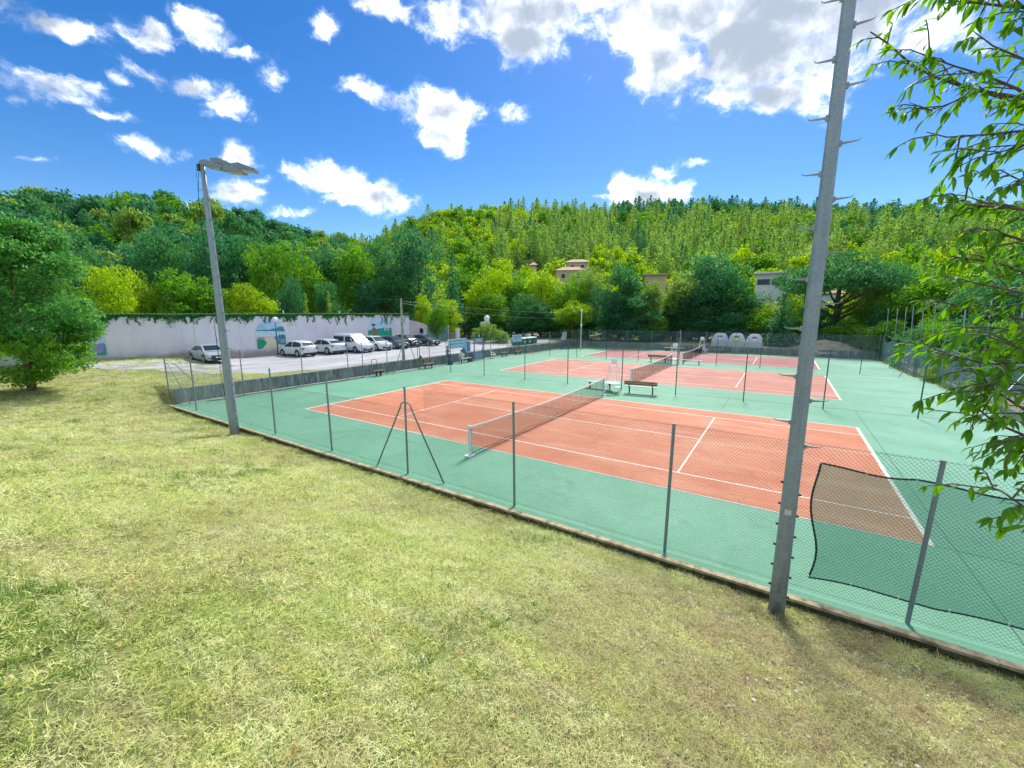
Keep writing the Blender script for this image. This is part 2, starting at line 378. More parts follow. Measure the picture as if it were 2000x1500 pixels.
# sandy mound and earth behind the far wall
m = mat('sandy_earth', (.42, .36, .24), .95, (.26, .23, .14), 1.2, .6, 9)
mb = MB(); n = 26
for j in range(n+1):
    for i in range(n+1):
        x = lerp(8, 18, i/n); y = lerp(44.2, 52, j/n); d = math.hypot((x-13.5)/4.6, (y-48)/3.6)
        mb.v.append((x, y, H(x, y)-.05+1.15*sm(1-d)+.06*sin(x*3)*sin(y*2.4)*sm(1.2-d)))
for j in range(n):
    for i in range(n): mb.f.append((j*(n+1)+i, j*(n+1)+i+1, (j+1)*(n+1)+i+1, (j+1)*(n+1)+i)); mb.m.append(0)
tag(mb.build('earth_mound', m, smooth=True), kind='structure')
rows = [(float(y), -14.5-(y-44)*.55, -9.5-(y-44)*.35) for y in np.arange(44., 62, 1.)]
strip('dirt_path', rows, m, .03, 6)

# ------------------------------------------------------------------ tennis courts
m, t, b = node_mat('green_court'); pos = t.nodes.new('ShaderNodeNewGeometry').outputs['Position']
f = nz(t, pos, 60, 3, .8); g = nz(t, pos, .35, 6, .62, .6); h2 = nz(t, pos, 3.2, 7, .75, .3)
c = mixc(t, mrange(t, g, .32, .68), (.100, .285, .170), (.150, .36, .24)); c = mixc(t, mrange(t, h2, .5, .72, 0, .45), c, (.22, .40, .29)); c = mixc(t, mrange(t, nz(t, pos, .9, 7, .7, 1.2), .56, .70, 0, .5), c, (.055, .17, .11))
sx = t.nodes.new('ShaderNodeSeparateXYZ'); t.links.new(pos, sx.inputs[0])
patchy = t.nodes.new('ShaderNodeMath'); patchy.operation = 'MULTIPLY'; t.links.new(mrange(t, sx.outputs['X'], 11, 16), patchy.inputs[0]); t.links.new(mrange(t, nz(t, pos, .5, 4, .5), .35, .6, .25, .8), patchy.inputs[1])  # right side painted lighter for the glossy sheen of the sky
c = mixc(t, patchy.outputs[0], c, (.24, .46, .37)); c = mixc(t, mrange(t, f, .35, .75, 0, .5), c, (.05, .19, .11))
t.links.new(c, b.inputs['Base Color']); b.inputs['Roughness'].default_value = .72; b.inputs['Specular IOR Level'].default_value = .35; bumpn(t, b, f, .35, .01)
mb = MB(); X = [COURT_X0, COURT_X1]; Y = [float(v) for v in np.arange(COURT_Y0, 43.46, .8)]+[COURT_Y1]
for y in Y:
    for x in X: mb.v.append((x, y, zc(y)))
for j in range(len(Y)-1): mb.f.append((2*j, 2*j+1, 2*j+3, 2*j+2)); mb.m.append(0)
tag(mb.build('court_apron', m), kind='structure')
def sheet(x0, x1, y0, y1, dz, name, mt, parent=None):
    mb = MB(); k = max(1, int((y1-y0)/.8))
    for j in range(k+1):
        y = lerp(y0, y1, j/k); mb.v += [(x0, y, zc(y)+dz), (x1, y, zc(y)+dz)]
    for j in range(k): mb.f.append((2*j, 2*j+1, 2*j+3, 2*j+2)); mb.m.append(0)
    return mb.build(name, mt, parent)
CY = [(0., 0.), (.05, 17.75), (.1, 35.4)]
L, Wd, SG, SV = 11.885, 5.485, 4.115, 6.40
REDS = [((.44, .135, .060), (.54, .205, .110), (.60, .33, .21)), ((.40, .135, .090), (.48, .205, .150), (.55, .33, .27)), ((.27, .075, .075), (.36, .13, .13), (.44, .26, .25))]
white = mat('court_line_paint', (.80, .80, .74), .7, (.55, .50, .42), 9, lo=.5, hi=.7)
COURTS = []
for i, (cx, cy) in enumerate(CY):
    m, t, b = node_mat('clay_red_%s' % ('near', 'middle', 'far')[i]); pos = t.nodes.new('ShaderNodeNewGeometry').outputs['Position']
    f = nz(t, pos, 60, 3, .8); g = nz(t, pos, .4, 6, .6, .7)
    mp = t.nodes.new('ShaderNodeMapping'); mp.inputs['Scale'].default_value = (.25, 1.3, 1); t.links.new(pos, mp.inputs['Vector'])
    st = nz(t, mp.outputs[0], .8, 5, .6)
    a, bb, w = REDS[i]
    c = mixc(t, mrange(t, g, .35, .65), a, bb); c = mixc(t, mrange(t, st, .5, .7, 0, .6), c, w); c = mixc(t, mrange(t, nz(t, pos, 1.4, 8, .75, 1.5), .55, .68, 0, .55), c, tuple(v*.62 for v in a)); c = mixc(t, mrange(t, nz(t, pos, 9, 6, .8), .52, .66, 0, .35), c, w); c = mixc(t, mrange(t, f, .4, .75, 0, .5), c, tuple(v*.5 for v in a))
    t.links.new(c, b.inputs['Base Color']); b.inputs['Roughness'].default_value = .75; b.inputs['Specular IOR Level'].default_value = .3; bumpn(t, b, f, .3, .01)
    c0 = sheet(cx-L, cx+L, cy-Wd, cy+Wd, .004, 'tennis_court', m); tag(c0, kind='structure'); COURTS.append(c0)
    def ln(x0, x1, y0, y1, dz=.008): sheet(cx+x0, cx+x1, cy+y0, cy+y1, dz, 'court_line', white, c0)
    w = .05
    ln(-L, L, -Wd, -Wd+w); ln(-L, L, Wd-w, Wd); ln(-L, -L+.1, -Wd+w, Wd-w); ln(L-.1, L, -Wd+w, Wd-w)
    ln(-L+.1, L-.1, -SG, -SG+w); ln(-L+.1, L-.1, SG-w, SG)
    ln(-SV-w, -SV, -SG+w, SG-w); ln(SV, SV+w, -SG+w, SG-w); ln(-SV, SV, -w/2, w/2)
# expansion joints in the apron between the courts
mj = mat('joint_filler', (.05, .12, .09), .9)
for j, (x0, x1, y, dy) in enumerate([(-19, 18.2, 9.35, 0), (-19, 18.2, 26.9, 0)]):
    tag(sheet(x0, x1, y, y+.035, .003, 'court_joint', mj), kind='structure')
for j, (x, y0, y1) in enumerate([(6.5, 6.1, 9.3), (12.2, -8.6, 9.3), (-12.6, -8.6, 9.3)]):
    tag(sheet(x, x+.02, y0, y1, .002, 'court_joint', mj), kind='structure')

# kerbs and low walls
moss_shade_m = mat('mossy_shade', (.035, .045, .02), .95, (.10, .10, .05), 7, .8, 20)
conc = mat('kerb_concrete', (.50, .42, .27), .9, (.20, .17, .10), 5., .6, 16, lo=.4, hi=.65)
mb = MB(); x = COURT_X0-1.2; q = random.Random(8)
kerbs = []
root = empty('kerb', (0, -9.05, 0)); tag(root, kind='structure')
segs = []
while x < 20:
    l = 2.0; segs.append((x, min(x+l, 20))); x += l
for i, (a, c_) in enumerate(segs):
    mb = MB(); yy_ = q.uniform(-.006, .006); zz_ = -.09+q.uniform(-.006, .006)
    mb.box(((a+c_)/2, yy_, zz_), (c_-a-.006, .135, .26)); ks = mb.build('kerb_stone', conc, root, bevel=.01)
    mb = MB(); mb.box(((a+c_)/2, yy_-.071, zz_-.02), (c_-a-.006, .012, .20)); mb.build('shaded_moss', moss_shade_m, ks)  # dark strip on the near side: moss with the kerb's shade painted in

m, t, b = node_mat('stained_concrete'); pos = t.nodes.new('ShaderNodeNewGeometry').outputs['Position']
mp = t.nodes.new('ShaderNodeMapping'); mp.inputs['Scale'].default_value = (2.2, 2.2, .35); t.links.new(pos, mp.inputs['Vector'])
g = nz(t, mp.outputs[0], 2.2, 7, .7, .4); f = nz(t, pos, 1.1, 5)
c = ramp(t, g, [(.34, (.09, .105, .10)), (.5, (.21, .235, .22)), (.62, (.36, .38, .36)), (.75, (.50, .51, .48))])
c = mixc(t, mrange(t, f, .4, .65, 0, .5), c, (.13, .155, .16)); t.links.new(c, b.inputs['Base Color']); b.inputs['Roughness'].default_value = .95; bumpn(t, b, g, .4)
stain = m
pale = mat('pale_concrete', (.50, .49, .45), .9, (.32, .33, .28), 2.5, .3, 14)
w = empty('low_concrete_wall', (-19.12, 17, 0), 0, 'long low stained grey concrete wall between the courts and the gravel car park', 'wall')
y = -8.75
while y < 43.3:
    y1 = min(y+4.0, 43.5); mb = MB(); z0 = zc((y+y1)/2); top = .84-.2*sm((y-22)/18)
    mb.box((0, (y+y1)/2-17, (top+z0-.3)/2), (.17, y1-y-.01, top-z0+.3)); mb.build('wall_panel', stain, w, bevel=.012)
    y = y1
mb = MB()
Y = [float(v) for v in np.arange(-8.6, 43.3, .8)]
for yy in Y: mb.v += [(.09, yy-17, zc(yy)+.035), (.42+.03*sin(yy), yy-17, zc(yy)+.03), (.43+.03*sin(yy), yy-17, zc(yy)-.05)]
for j in range(len(Y)-1):
    for i in range(2): mb.f.append((3*j+i, 3*j+i+1, 3*j+i+4, 3*j+i+3)); mb.m.append(0)
tag(mb.build('wall_footing', pale, w))
w = empty('back_concrete_wall', (0, 43.58, 0), 0, 'low grey concrete wall along the far end of the courts', 'wall')
x = -19.2
while x < 18.3:
    x1 = min(x+4.2, 18.4); mb = MB(); mb.box(((x+x1)/2, 0, .07), (x1-x-.01, .17, 1.05)); mb.build('wall_panel', stain, w, bevel=.012); x = x1
w = empty('right_side_kerb_wall', (18.35, 17, 0), 0, 'low beige block edging along the right side of the courts', 'wall')
beige = mat('beige_block', (.50, .43, .30), .9, (.33, .29, .20), 3, .4, 10)
y = -9.; q = random.Random(3)
while y < 43.4:
    mb = MB(); mb.box((q.uniform(-.02, .02), y+.72-17, zc(y)+.1+q.uniform(-.02, .02)), (.16, 1.42, .42)); mb.build('block', beige, w, bevel=.012); y += 1.45
# ------------------------------------------------------------------ fences
galv = mat('galvanised_steel', (.36, .40, .42), .45, (.24, .29, .32), 9, .15, 60, metal=.55, lo=.35, hi=.65)
greenpost = mat('green_painted_steel', (.035, .12, .10), .5, (.09, .16, .15), 7, .2, 30, lo=.45, hi=.7)
greypost = mat('grey_green_steel', (.18, .26, .28), .5, (.24, .20, .16), 5, .2, 30, lo=.5, hi=.75)
wire = mat('galvanised_wire', (.13, .18, .17), .5, metal=.3)
wirel = mat('light_wire', (.30, .44, .54), .5, metal=.3)
white_p = mat('white_paint', (.80, .82, .82), .4, (.62, .63, .58), 5, .1, 30, lo=.55, hi=.8)
def chain(a, b, z0, z1, cell, rad, name, mt, parent, sag=0., zf=None, top=True):
    """diamond mesh as single wires crossing between a and b (xy), from z0 to z1"""
    a = Vector(a); b = Vector(b); Lg = (b-a).length; d = (b-a)/Lg; nrm = Vector((-d.y, d.x)); hgt = z1-z0
    mb = MB(); k = int(Lg/cell)+1; rr = rad
    def P(u, v, o): 
        u = max(0, min(Lg, u)); p = a+d*u; zz = zf(p.x, p.y) if zf else 0
        s_ = sag*sin(u*.83)*sin(u*.31)*(v/hgt) if sag else 0
        return Vector((p.x+nrm.x*o, p.y+nrm.y*o, z0+v+zz+s_*(v/hgt)))
    for dirn in (1, -1):
        for i in range(-int(hgt/cell)-1, k+int(hgt/cell)+1):
            u0 = i*cell; u1 = u0+dirn*hgt; v0, v1 = 0., hgt
            if dirn == 1:
                if u0 < 0: v0 = -u0; u0 = 0
                if u1 > Lg: v1 = hgt-(u1-Lg); u1 = Lg
            else:
                if u0 > Lg: v0 = u0-Lg; u0 = Lg
                if u1 < 0: v1 = hgt+u1; u1 = 0
            if v1-v0 < cell*.5: continue
            nseg = 3 if sag else 1
            prev = None
            pts = [P(lerp(u0, u1, j/nseg), lerp(v0, v1, j/nseg), dirn*rad*.9) for j in range(nseg+1)]
            mb.tube(pts, rr, 3, cap=False)
    if top:
        nseg = max(2, int(Lg/1.0)); 
        for zz in ([z1-z0-.03, (z1-z0)*.5, .06]): mb.tube([P(Lg*j/nseg, zz, 0) for j in range(nseg+1)], rad*1.2, 4)
    o = mb.build(name, mt, parent); o['kind'] = 'stuff'; return o
def post_me(h, r, mt, name='post'):
    mb = MB(); mb.tube([(0, 0, -.25), (0, 0, h)], r, 10); mb.add([(r*cos(i*pi/5), r*sin(i*pi/5), h) for i in range(10)], [tuple(range(10))]); 
    mb.cyl((0, 0, h), r*1.12, .03, 10); return mb.mesh(name, mt)
def put(name, me, loc, parent, rot=(0, 0, 0)):
    o = bpy.data.objects.new(name, me); COL.objects.link(o); o.parent = parent; o.location = loc; o.rotation_euler = rot; return o
def brace(mb, p0, apex_z, half, thick=.024, axis='x', out=0.):
    """A-shaped tube brace standing over a post at p0"""
    def Q(u, z, o=0): return (p0[0]+(u if axis == 'x' else o), p0[1]+(u if axis == 'y' else o), p0[2]+z)
    mb.tube([Q(-half, -.1), Q(-.24, apex_z-.16), Q(-.2, apex_z-.05), Q(-.12, apex_z), Q(.12, apex_z), Q(.2, apex_z-.05), Q(.24, apex_z-.16), Q(half, -.1)], thick, 8)
    return mb
# near fence
f1 = empty('chain_link_fence', (-20, -8.72, 0), 0, 'near chain link fence with bare grey green posts along the grass bank', 'fence')
pm = post_me(2.72, .032, greypost)
for i, x in enumerate([14.6, 10.86, 7.11, 3.35, -.61, -4.57, -8.5, -12.65, -16.35, -19.87]):
    put('post', pm, (x+20, 0, 0), f1, (0, radians((-1.2, 1.5, .4, -.6, .5, -.4, .6, -.3, .4, 0)[i]), 0))
mb = brace(MB(), (19.39, .04, 0), 2.25, 1.53); mb.build('brace', greypost, f1, smooth=True)
for bp in ([(.15, .03, 2.2), (.3, .05, 2.24), (.5, .08, 2.1), (1.9, .35, 0)], [(.1, .06, 2.2), (.0, .3, 2.25), (-.02, .5, 2.1), (.0, 2.0, 0)]): mb = MB(); mb.tube(bp, .024, 8); mb.build('brace', galv, f1, smooth=True)
chain((-.05, 0), (20.2, 0), .03, 2.1, .075, .0022, 'wire_mesh', wire, f1)
chain((20.2, 0), (35, 0), .03, 2.75, .065, .0022, 'wire_mesh', wire, f1)
# wind screen tied to the near fence
def screen_mat():
    m = bpy.data.materials.new('windscreen_netting'); m.use_nodes = True; t = m.node_tree; t.nodes.clear(); A = t.nodes.new; K = t.links.new
    p = A('ShaderNodeBsdfPrincipled'); p.inputs['Base Color'].default_value = (.07, .25, .18, 1); p.inputs['Roughness'].default_value = .7
    tr = A('ShaderNodeBsdfTransparent'); tl = A('ShaderNodeBsdfTranslucent'); tl.inputs['Color'].default_value = (.08, .30, .22, 1)
    g = A('ShaderNodeTexCoord'); w = A('ShaderNodeTexNoise'); w.inputs['Scale'].default_value = 1.2; K(g.outputs['Object'], w.inputs[0])
    r = A('ShaderNodeMapRange'); K(w.outputs['Fac'], r.inputs[0]); r.inputs[3].default_value = .55; r.inputs[4].default_value = .68
    m1 = A('ShaderNodeMixShader'); m1.inputs[0].default_value = .35; K(p.outputs[0], m1.inputs[1]); K(tl.outputs[0], m1.inputs[2])
    m2 = A('ShaderNodeMixShader'); K(r.outputs[0], m2.inputs[0]); K(tr.outputs[0], m2.inputs[1]); K(m1.outputs[0], m2.inputs[2])
    o = A('ShaderNodeOutputMaterial'); K(m2.outputs[0], o.inputs[0]); return m
scm = screen_mat(); hem = mat('dark_green_hem', (.006, .03, .03), .6)
ws_ = empty('windscreen', (9.5, -8.67, 0), 0, 'torn green windscreen netting tied to the near fence at the right', 'windscreen')
def top_(x): return 2.40 - .02*x - .045*abs(sin(x*2.6))+.02*sin(x*5)
def bot_(x): return .28+.035*x+.05*abs(sin(x*1.9))
def edge_(v): return .06*sin(v*7.5)-.05*v*0+.05*sin(v*3.2+1)
mb = MB(); nu, nv = 60, 12; Wn = 6.0
for j in range(nv+1):
    for i in range(nu+1):
        u = i/nu; x = u*Wn; v = j/nv; x2 = x+edge_(v)*(1-u)**6; mb.v.append((x2, .02*sin(x*4+v*3)+.015*sin(v*9), lerp(bot_(x), top_(x), v)))
for j in range(nv):
    for i in range(nu): mb.f.append((j*(nu+1)+i, j*(nu+1)+i+1, (j+1)*(nu+1)+i+1, (j+1)*(nu+1)+i)); mb.m.append(0)
mb.build('netting', scm, ws_, smooth=True)
vs_ = bpy.data.objects[ws_.children[0].name if ws_.children else 'netting'].data.vertices
V_ = [tuple(v.co) for v in vs_]
G_ = lambda i, j: (V_[j*(nu+1)+i][0], V_[j*(nu+1)+i][1]-.006, V_[j*(nu+1)+i][2])
mb = MB(); mb.tube([G_(i, nv) for i in range(nu+1)], .016, 5); mb.tube([G_(i, 0) for i in range(nu+1)], .014, 5); mb.tube([G_(0, j) for j in range(nv+1)], .017, 5)
mb.build('hem', hem, ws_)
mb = MB()
for i in range(0, nu+1, 6):
    for j in (0, nv): p = G_(i, j); mb.box((p[0], p[1]-.01, p[2]+.02), (.015, .03, .05), mi=0)
mb.build('clip', white_p, ws_)['kind'] = 'stuff'

# left fence
f2 = empty('chain_link_fence', (-18.45, -8.7, 0), 0, 'left side fence of thin posts in front of the stained concrete wall', 'fence')
pm2 = post_me(2.78, .030, greypost)
for y in [-5.5, -1.75, 1.8, 3.12, 5.5, 8.95, 10.4, 12.7, 15.9, 20.0, 23.4, 26.9, 30.4, 34.0, 37.6, 41.3]:
    put('post', pm2, (0, y+8.7, zc(y)), f2, (0, 0, 0))
for y, ap, hf in ((7.5, 2.75, 1.5), (4.1, 1.35, .55), (24.6, 2.7, 1.5), (38.6, 2.6, 1.4)):
    mb = brace(MB(), (.12, y+8.7, zc(y)), ap, hf, axis='y', thick=.026); mb.build('brace', galv if y > 6 else greypost, f2, smooth=True)
chain((.0, .1), (.0, 52), .04, 2.65, .11, .0016, 'wire_mesh', wire, f2, zf=lambda x, y: zc(y-8.7))
# cable lying along the foot of the left fence
mb = MB(); q = random.Random(4)
mb.tube([(-18.35+.05*sin(y*1.7)+.04*sin(y*.6), y, zc(y)+.02+.03*abs(sin(y*.9))) for y in np.arange(-7.5, 3.2, .3).tolist()], .02, 6)
tag(mb.build('black_hose', mat('black_rubber', (.02, .03, .03), .6), smooth=True), 'black hose lying along the foot of the left fence', 'hose')
# back fence
f3 = empty('chain_link_fence', (-19, 43.35, 0), 0, 'far end fence of pale posts and blue green mesh behind the third court', 'fence')
pm3 = post_me(2.72, .03, galv)
for x in [-18.2, -16.4, -14., -10.44, -6.9, -3.35, .28, 3.8, 7.3, 10.9, 14.46, 17.9]:
    put('post', pm3, (x+19, 0, -.27), f3)
chain((0, 0), (37.1, 0), -.2, 2.42, .10, .0024, 'wire_mesh', wirel, f3)
mb = brace(MB(), (4.3, -.1, -.27), 2.7, 1.6); mb.build('brace', galv, f3, smooth=True)
# right fence, tall cranked posts
f4 = empty('ball_fence', (18.1, 16, 0), 0, 'tall right side fence with pale posts cranked above a drooping mesh', 'fence')
mb = MB(); mb.tube([(0, 0, -.2), (0, 0, 2.45), (.14, 0, 3.0), (.02, 0, 5.65)], .028, 8); pm4 = mb.mesh('post', galv, True)
q = random.Random(12)
for y in [42.9, 38.6, 35.1, 32.4, 29.2, 26.2, 23.1, 20.1, 16.3, 12.6, 8.6, 4.6]:
    put('post', pm4, (0, y-16, zc(y)), f4, (radians(q.uniform(-1.5, 1.5)), 0, 0))
mb = MB(); mb.tube([(-.05, 0, -.2), (-.05, 0, 1.5)], .035, 8); pm5 = mb.mesh('stub_post', mat('blue_grey_steel', (.12, .19, .26), .5), True)
for y in [40.5, 36.8, 33.6, 30.5, 27.6, 24.6, 21.5, 18.1, 14.4]: put('stub_post', pm5, (-.1, y-16, zc(y)), f4)
chain((.02, -30), (.02, 27.3), .05, 2.35, .10, .0032, 'wire_mesh', wirel, f4, sag=.28, zf=lambda x, y: zc(y+16))
mb = MB(); mb.tube([(0, 27.2-j*.9, 2.40+.14*sin(j*.83)*sin(j*.31)) for j in range(62)], .012, 5); mb.build('sagging_top_wire', wirel, f4)
mb = MB(); mb.tube([(-.35, 2.0, .0), (-.35, .1, 2.75), (-.3, -.05, 2.85), (-.1, -.2, 2.86), (0, -.25, 2.7)], .026, 8); mb.build('brace', galv, f4, smooth=True)
mb = MB(); mb.tube([(-1.5, 9.6, 0), (-.2, 9.1, 2.55), (-.1, 9.0, 2.75), (0, 9.0, 2.8)], .026, 8); mb.build('brace', galv, f4, smooth=True)
mb = MB(); mb.tube([(-1.9, -7.2, 0), (0, -5.6, 2.6)], .026, 8); mb.build('brace', galv, f4, smooth=True)
# dividing fences between the courts
pmg = post_me(2.62, .028, greenpost)
def divider(y, xsL, label):
    f = empty('dividing_fence', (0, y, zc(y)), 0, label, 'fence')
    for x, z in xsL: put('post', pmg, (x, 0, 0), f, (0, radians(random.Random(int(x*7)).uniform(-.8, .8)), 0))
    xs_ = [x for x, z in xsL]
    a = [x for x in xs_ if x < 0]; c = [x for x in xs_ if x > 0]
    chain((min(a), 0), (max(a), 0), .05, 2.3, .12, .0012, 'wire_mesh', wire, f); chain((min(c), 0), (max(c), 0), .05, 2.3, .12, .0012, 'wire_mesh', wire, f)
    return f
divider(8.95, [(-18.2, 0), (-14.55, 0), (-11.0, 0), (-7.16, 0), (-3.62, 0), (3.63, 0), (7.26, 0), (10.86, 0), (14.43, 0), (17.9, 0)], 'dividing fence of thin green posts between the near and middle courts')
divider(27.4, [(-18.2, 0), (-14.9, 0), (-11.3, 0), (-7.66, 0), (-4.05, 0), (3.58, 0), (7.28, 0), (10.9, 0), (14.5, 0), (17.8, 0)], 'dividing fence of thin green posts between the middle and far courts')

# ------------------------------------------------------------------ nets
black = mat('black_net_cord', (.012, .014, .014), .7); band = mat('white_canvas_band', (.84, .85, .84), .7, (.7, .7, .68), 8, lo=.5, hi=.8)
def net(cx, cy, zb, label, cell):
    r = empty('tennis_net', (cx, cy, zb), 0, label, 'tennis net', 'nets across the courts')
    for s in (-1, 1):
        mb = MB(); mb.box((0, s*6.4, .545), (.09, .09, 1.09)); mb.build('net_post', white_p, r, bevel=.008)
        mb = MB(); mb.box((0, s*6.42, .02), (.24, .34, .035)); mb.build('base_plate', white_p, r, bevel=.006)
    top = lambda y: 1.05-.125*(1-(abs(y)/6.34)**1.7)
    mb = MB(); k = 24
    for j in range(k+1):
        y = lerp(-6.34, 6.34, j/k); z = top(y); mb.v += [(-.012, y, z-.065), (-.014, y, z), (.014, y, z), (.012, y, z-.065)]
    for j in range(k):
        for i in range(4): mb.f.append((4*j+i, 4*j+(i+1) % 4, 4*j+4+(i+1) % 4, 4*j+4+i)); mb.m.append(0)
    mb.f += [(0, 1, 2, 3), (4*k+3, 4*k+2, 4*k+1, 4*k)]; mb.m += [0, 0]; mb.build('top_band', band, r)
    bot = lambda y: .05+.03*sin(y*1.9)**2+.05*exp(-((y-.3)/.35)**2)
    mb = MB()
    y = -6.3
    while y < 6.3: mb.tube([(0, y, bot(y)), (.01*sin(y*9), y+.01*sin(y*3), top(y)-.05)], cell*.07, 3, cap=False); y += cell
    z = .08
    while z < 1.0:
        pts = [(.003, lerp(-6.3, 6.3, j/14), bot(lerp(-6.3, 6.3, j/14))+(top(lerp(-6.3, 6.3, j/14))-.05-bot(lerp(-6.3, 6.3, j/14)))*z) for j in range(15)]
        mb.tube(pts, cell*.07, 3, cap=False); z += cell
    mb.build('net_mesh', black, r)['kind'] = 'stuff'
    mb = MB(); mb.tube([(0, lerp(-6.32, 6.32, j/40), bot(lerp(-6.32, 6.32, j/40))) for j in range(41)], .014, 5)
    for s in (-1, 1): mb.tube([(0, s*6.3, .04), (0, s*6.31, .5), (0, s*6.3, 1.0)], .012, 5)
    mb.build('bottom_cord', black, r)
    mb = MB(); mb.box((0, 0, .46), (.012, .05, .92)); mb.build('centre_strap', band, r)
    mb = MB(); mb.tube([(0, -6.42, 1.02), (.06, -6.44, 1.0), (.1, -6.44, .94)], .012, 6); mb.build('winch_handle', greypost, r)
net(0, 0, 0, 'tennis net across the near orange red court', .045)
net(.1, 17.75, 0, 'tennis net across the middle pinkish court', .06)
net(.15, 35.4, -.27, 'tennis net across the farthest dark red court', .08)
# ------------------------------------------------------------------ benches, umpire chairs
wood = mat('weathered_plank', (.30, .20, .13), .75, (.20, .13, .09), 6, .3, 25); woodg = mat('green_plank', (.38, .50, .42), .6, (.30, .40, .34), 6)
darkiron = mat('dark_iron', (.025, .035, .035), .5)
def bench(x, y, L_, back, label, rz=0, z=0., group='benches beside the nets', slats=woodg):
    r = empty('bench', (x, y, z), rz, label, 'bench', group)
    for s in (-1, 1):
        mb = MB(); mb.box((s*(L_/2-.28), 0, .2), (.07, .09, .42)); mb.box((s*(L_/2-.28), 0, .40), (.06, .36, .05))
        if back: mb.box((s*(L_/2-.28), -.2, .60), (.06, .05, .46), mtx=Matrix.Rotation(radians(10), 3, 'X'))
        mb.build('leg', darkiron, r)
    for k in range(3):
        mb = MB(); mb.box((0, -.14+.14*k, .445), (L_, .12, .035)); mb.build('seat_plank', slats, r, bevel=.005)
    if back:
        for k in range(2): mb = MB(); mb.box((0, -.2-.025-k*.03, .62+.13*k), (L_, .03, .12), mtx=Matrix.Rotation(radians(10), 3, 'X')); mb.build('back_plank', wood, r, bevel=.005)
    return r
bench(-1.0, 8.35, 1.95, False, 'backless bench left of the near umpire chair', radians(-2))
bench(1.78, 8.05, 1.95, True, 'bench with brown backrest right of the near umpire chair', radians(7))
bench(-1.75, 26.5, 2.0, True, 'bench with grey backrest left of the second umpire chair', radians(-2), zc(26.5), slats=wood)
bench(1.45, 26.4, 2.0, False, 'backless bench right of the second umpire chair', radians(1), zc(26.4))
bench(-3.6, 42.6, 2.6, False, 'long green bench against the far concrete wall', 0, -.27)
bench(1.6, 42.5, 2.2, False, 'bench at the far wall in front of the recycling banks', 0, -.27, slats=wood)
bench(-18.05, 4.25, 1.0, False, 'small bench under a tube frame by the left wall', radians(90), 0, slats=wood)
bench(-18.0, 9.8, 1.4, True, 'wooden bench by the left wall beyond the utility pole', radians(-90), 0, slats=wood)
bench(-18.0, 15.0, 1.6, False, 'bench below the blue banner by the left wall', radians(90), 0)
bench(-18.1, 25.2, 1.5, True, 'bench by the left wall in front of the green bins', radians(-90), zc(25), slats=wood)
bench(-18.1, 22.2, 1.3, False, 'low bench by the left wall between chair and bins', radians(90), 0, slats=wood)
def chair(x, y, z, rz, label, lattice=True, seat='platform'):
    r = empty('umpire_chair', (x, y, z), rz, label, 'umpire chair', 'umpire chairs beside the nets')
    hs_ = 1.62
    legs = [((-.42, -.5), (-.2, -.22)), ((.42, -.5), (.2, -.22)), ((-.42, .45), (-.22, .2)), ((.42, .45), (.22, .2))]
    for (a, b_) in legs: mb = MB(); mb.tube([(a[0], a[1], 0), (b_[0], b_[1], hs_)], .02, 8); mb.build('leg', white_p, r, smooth=True)
    for k in range(5):
        z_ = .28+.27*k; t_ = z_/hs_; xx = lerp(.42, .2, t_); yy = lerp(-.5, -.22, t_)
        mb = MB(); mb.tube([(-xx, yy, z_), (xx, yy, z_)], .014, 6); mb.build('rung', white_p, r)
    mb = MB()
    for sx_ in (-1, 1): mb.tube([(sx_*.38, -.44, .3), (sx_*.38, .4, .3)], .014, 6)
    mb.tube([(-.38, .4, .3), (.38, .4, .3)], .014, 6); mb.build('brace', white_p, r)
    mb = MB(); mb.box((0, 0, hs_+.02), (.46, .44, .035)); mb.build('seat', white_p, r, bevel=.01)
    mb = MB(); mb.box((0, .22, hs_+.28), (.44, .03, .34)); mb.build('backrest', white_p, r, bevel=.01)
    for sx_ in (-1, 1): mb = MB(); mb.tube([(sx_*.24, .22, hs_+.26), (sx_*.25, -.2, hs_+.24), (sx_*.24, -.24, hs_+.02)], .016, 6); mb.build('armrest', white_p, r, smooth=True)
    return r
c1 = chair(.02, 7.95, 0, radians(8), 'white umpire chair on green apron beside the near net')
mb = MB(); mb.box((0, -.05, .56), (.86, .8, .03)); mb.build('lower_platform', white_p, c1, bevel=.008)
c2 = copy_tree(c1, (.02, 25.4, zc(25.4)), radians(-6), 'white umpire chair at the far end of the middle net')
c3 = copy_tree(c1, (.0, 42.1, -.27), radians(12), 'white umpire chair against the far wall beside the third net')
mb = MB(); mb.tube([(0, 0, -.1), (0, 0, 2.6)], .03, 8)
o = tag(mb.build('green_pole', greenpost), 'green pole rising behind the near umpire chair', 'pole'); o.location = (.25, 9.0, 0)
mb = MB(); mb.tube([(0, 0, -.1), (0, 0, 3.3)], .05, 8)
o = tag(mb.build('grey_pole', galv), 'thick grey pole rising behind the second umpire chair', 'pole'); o.location = (.1, 27.4, -.1)
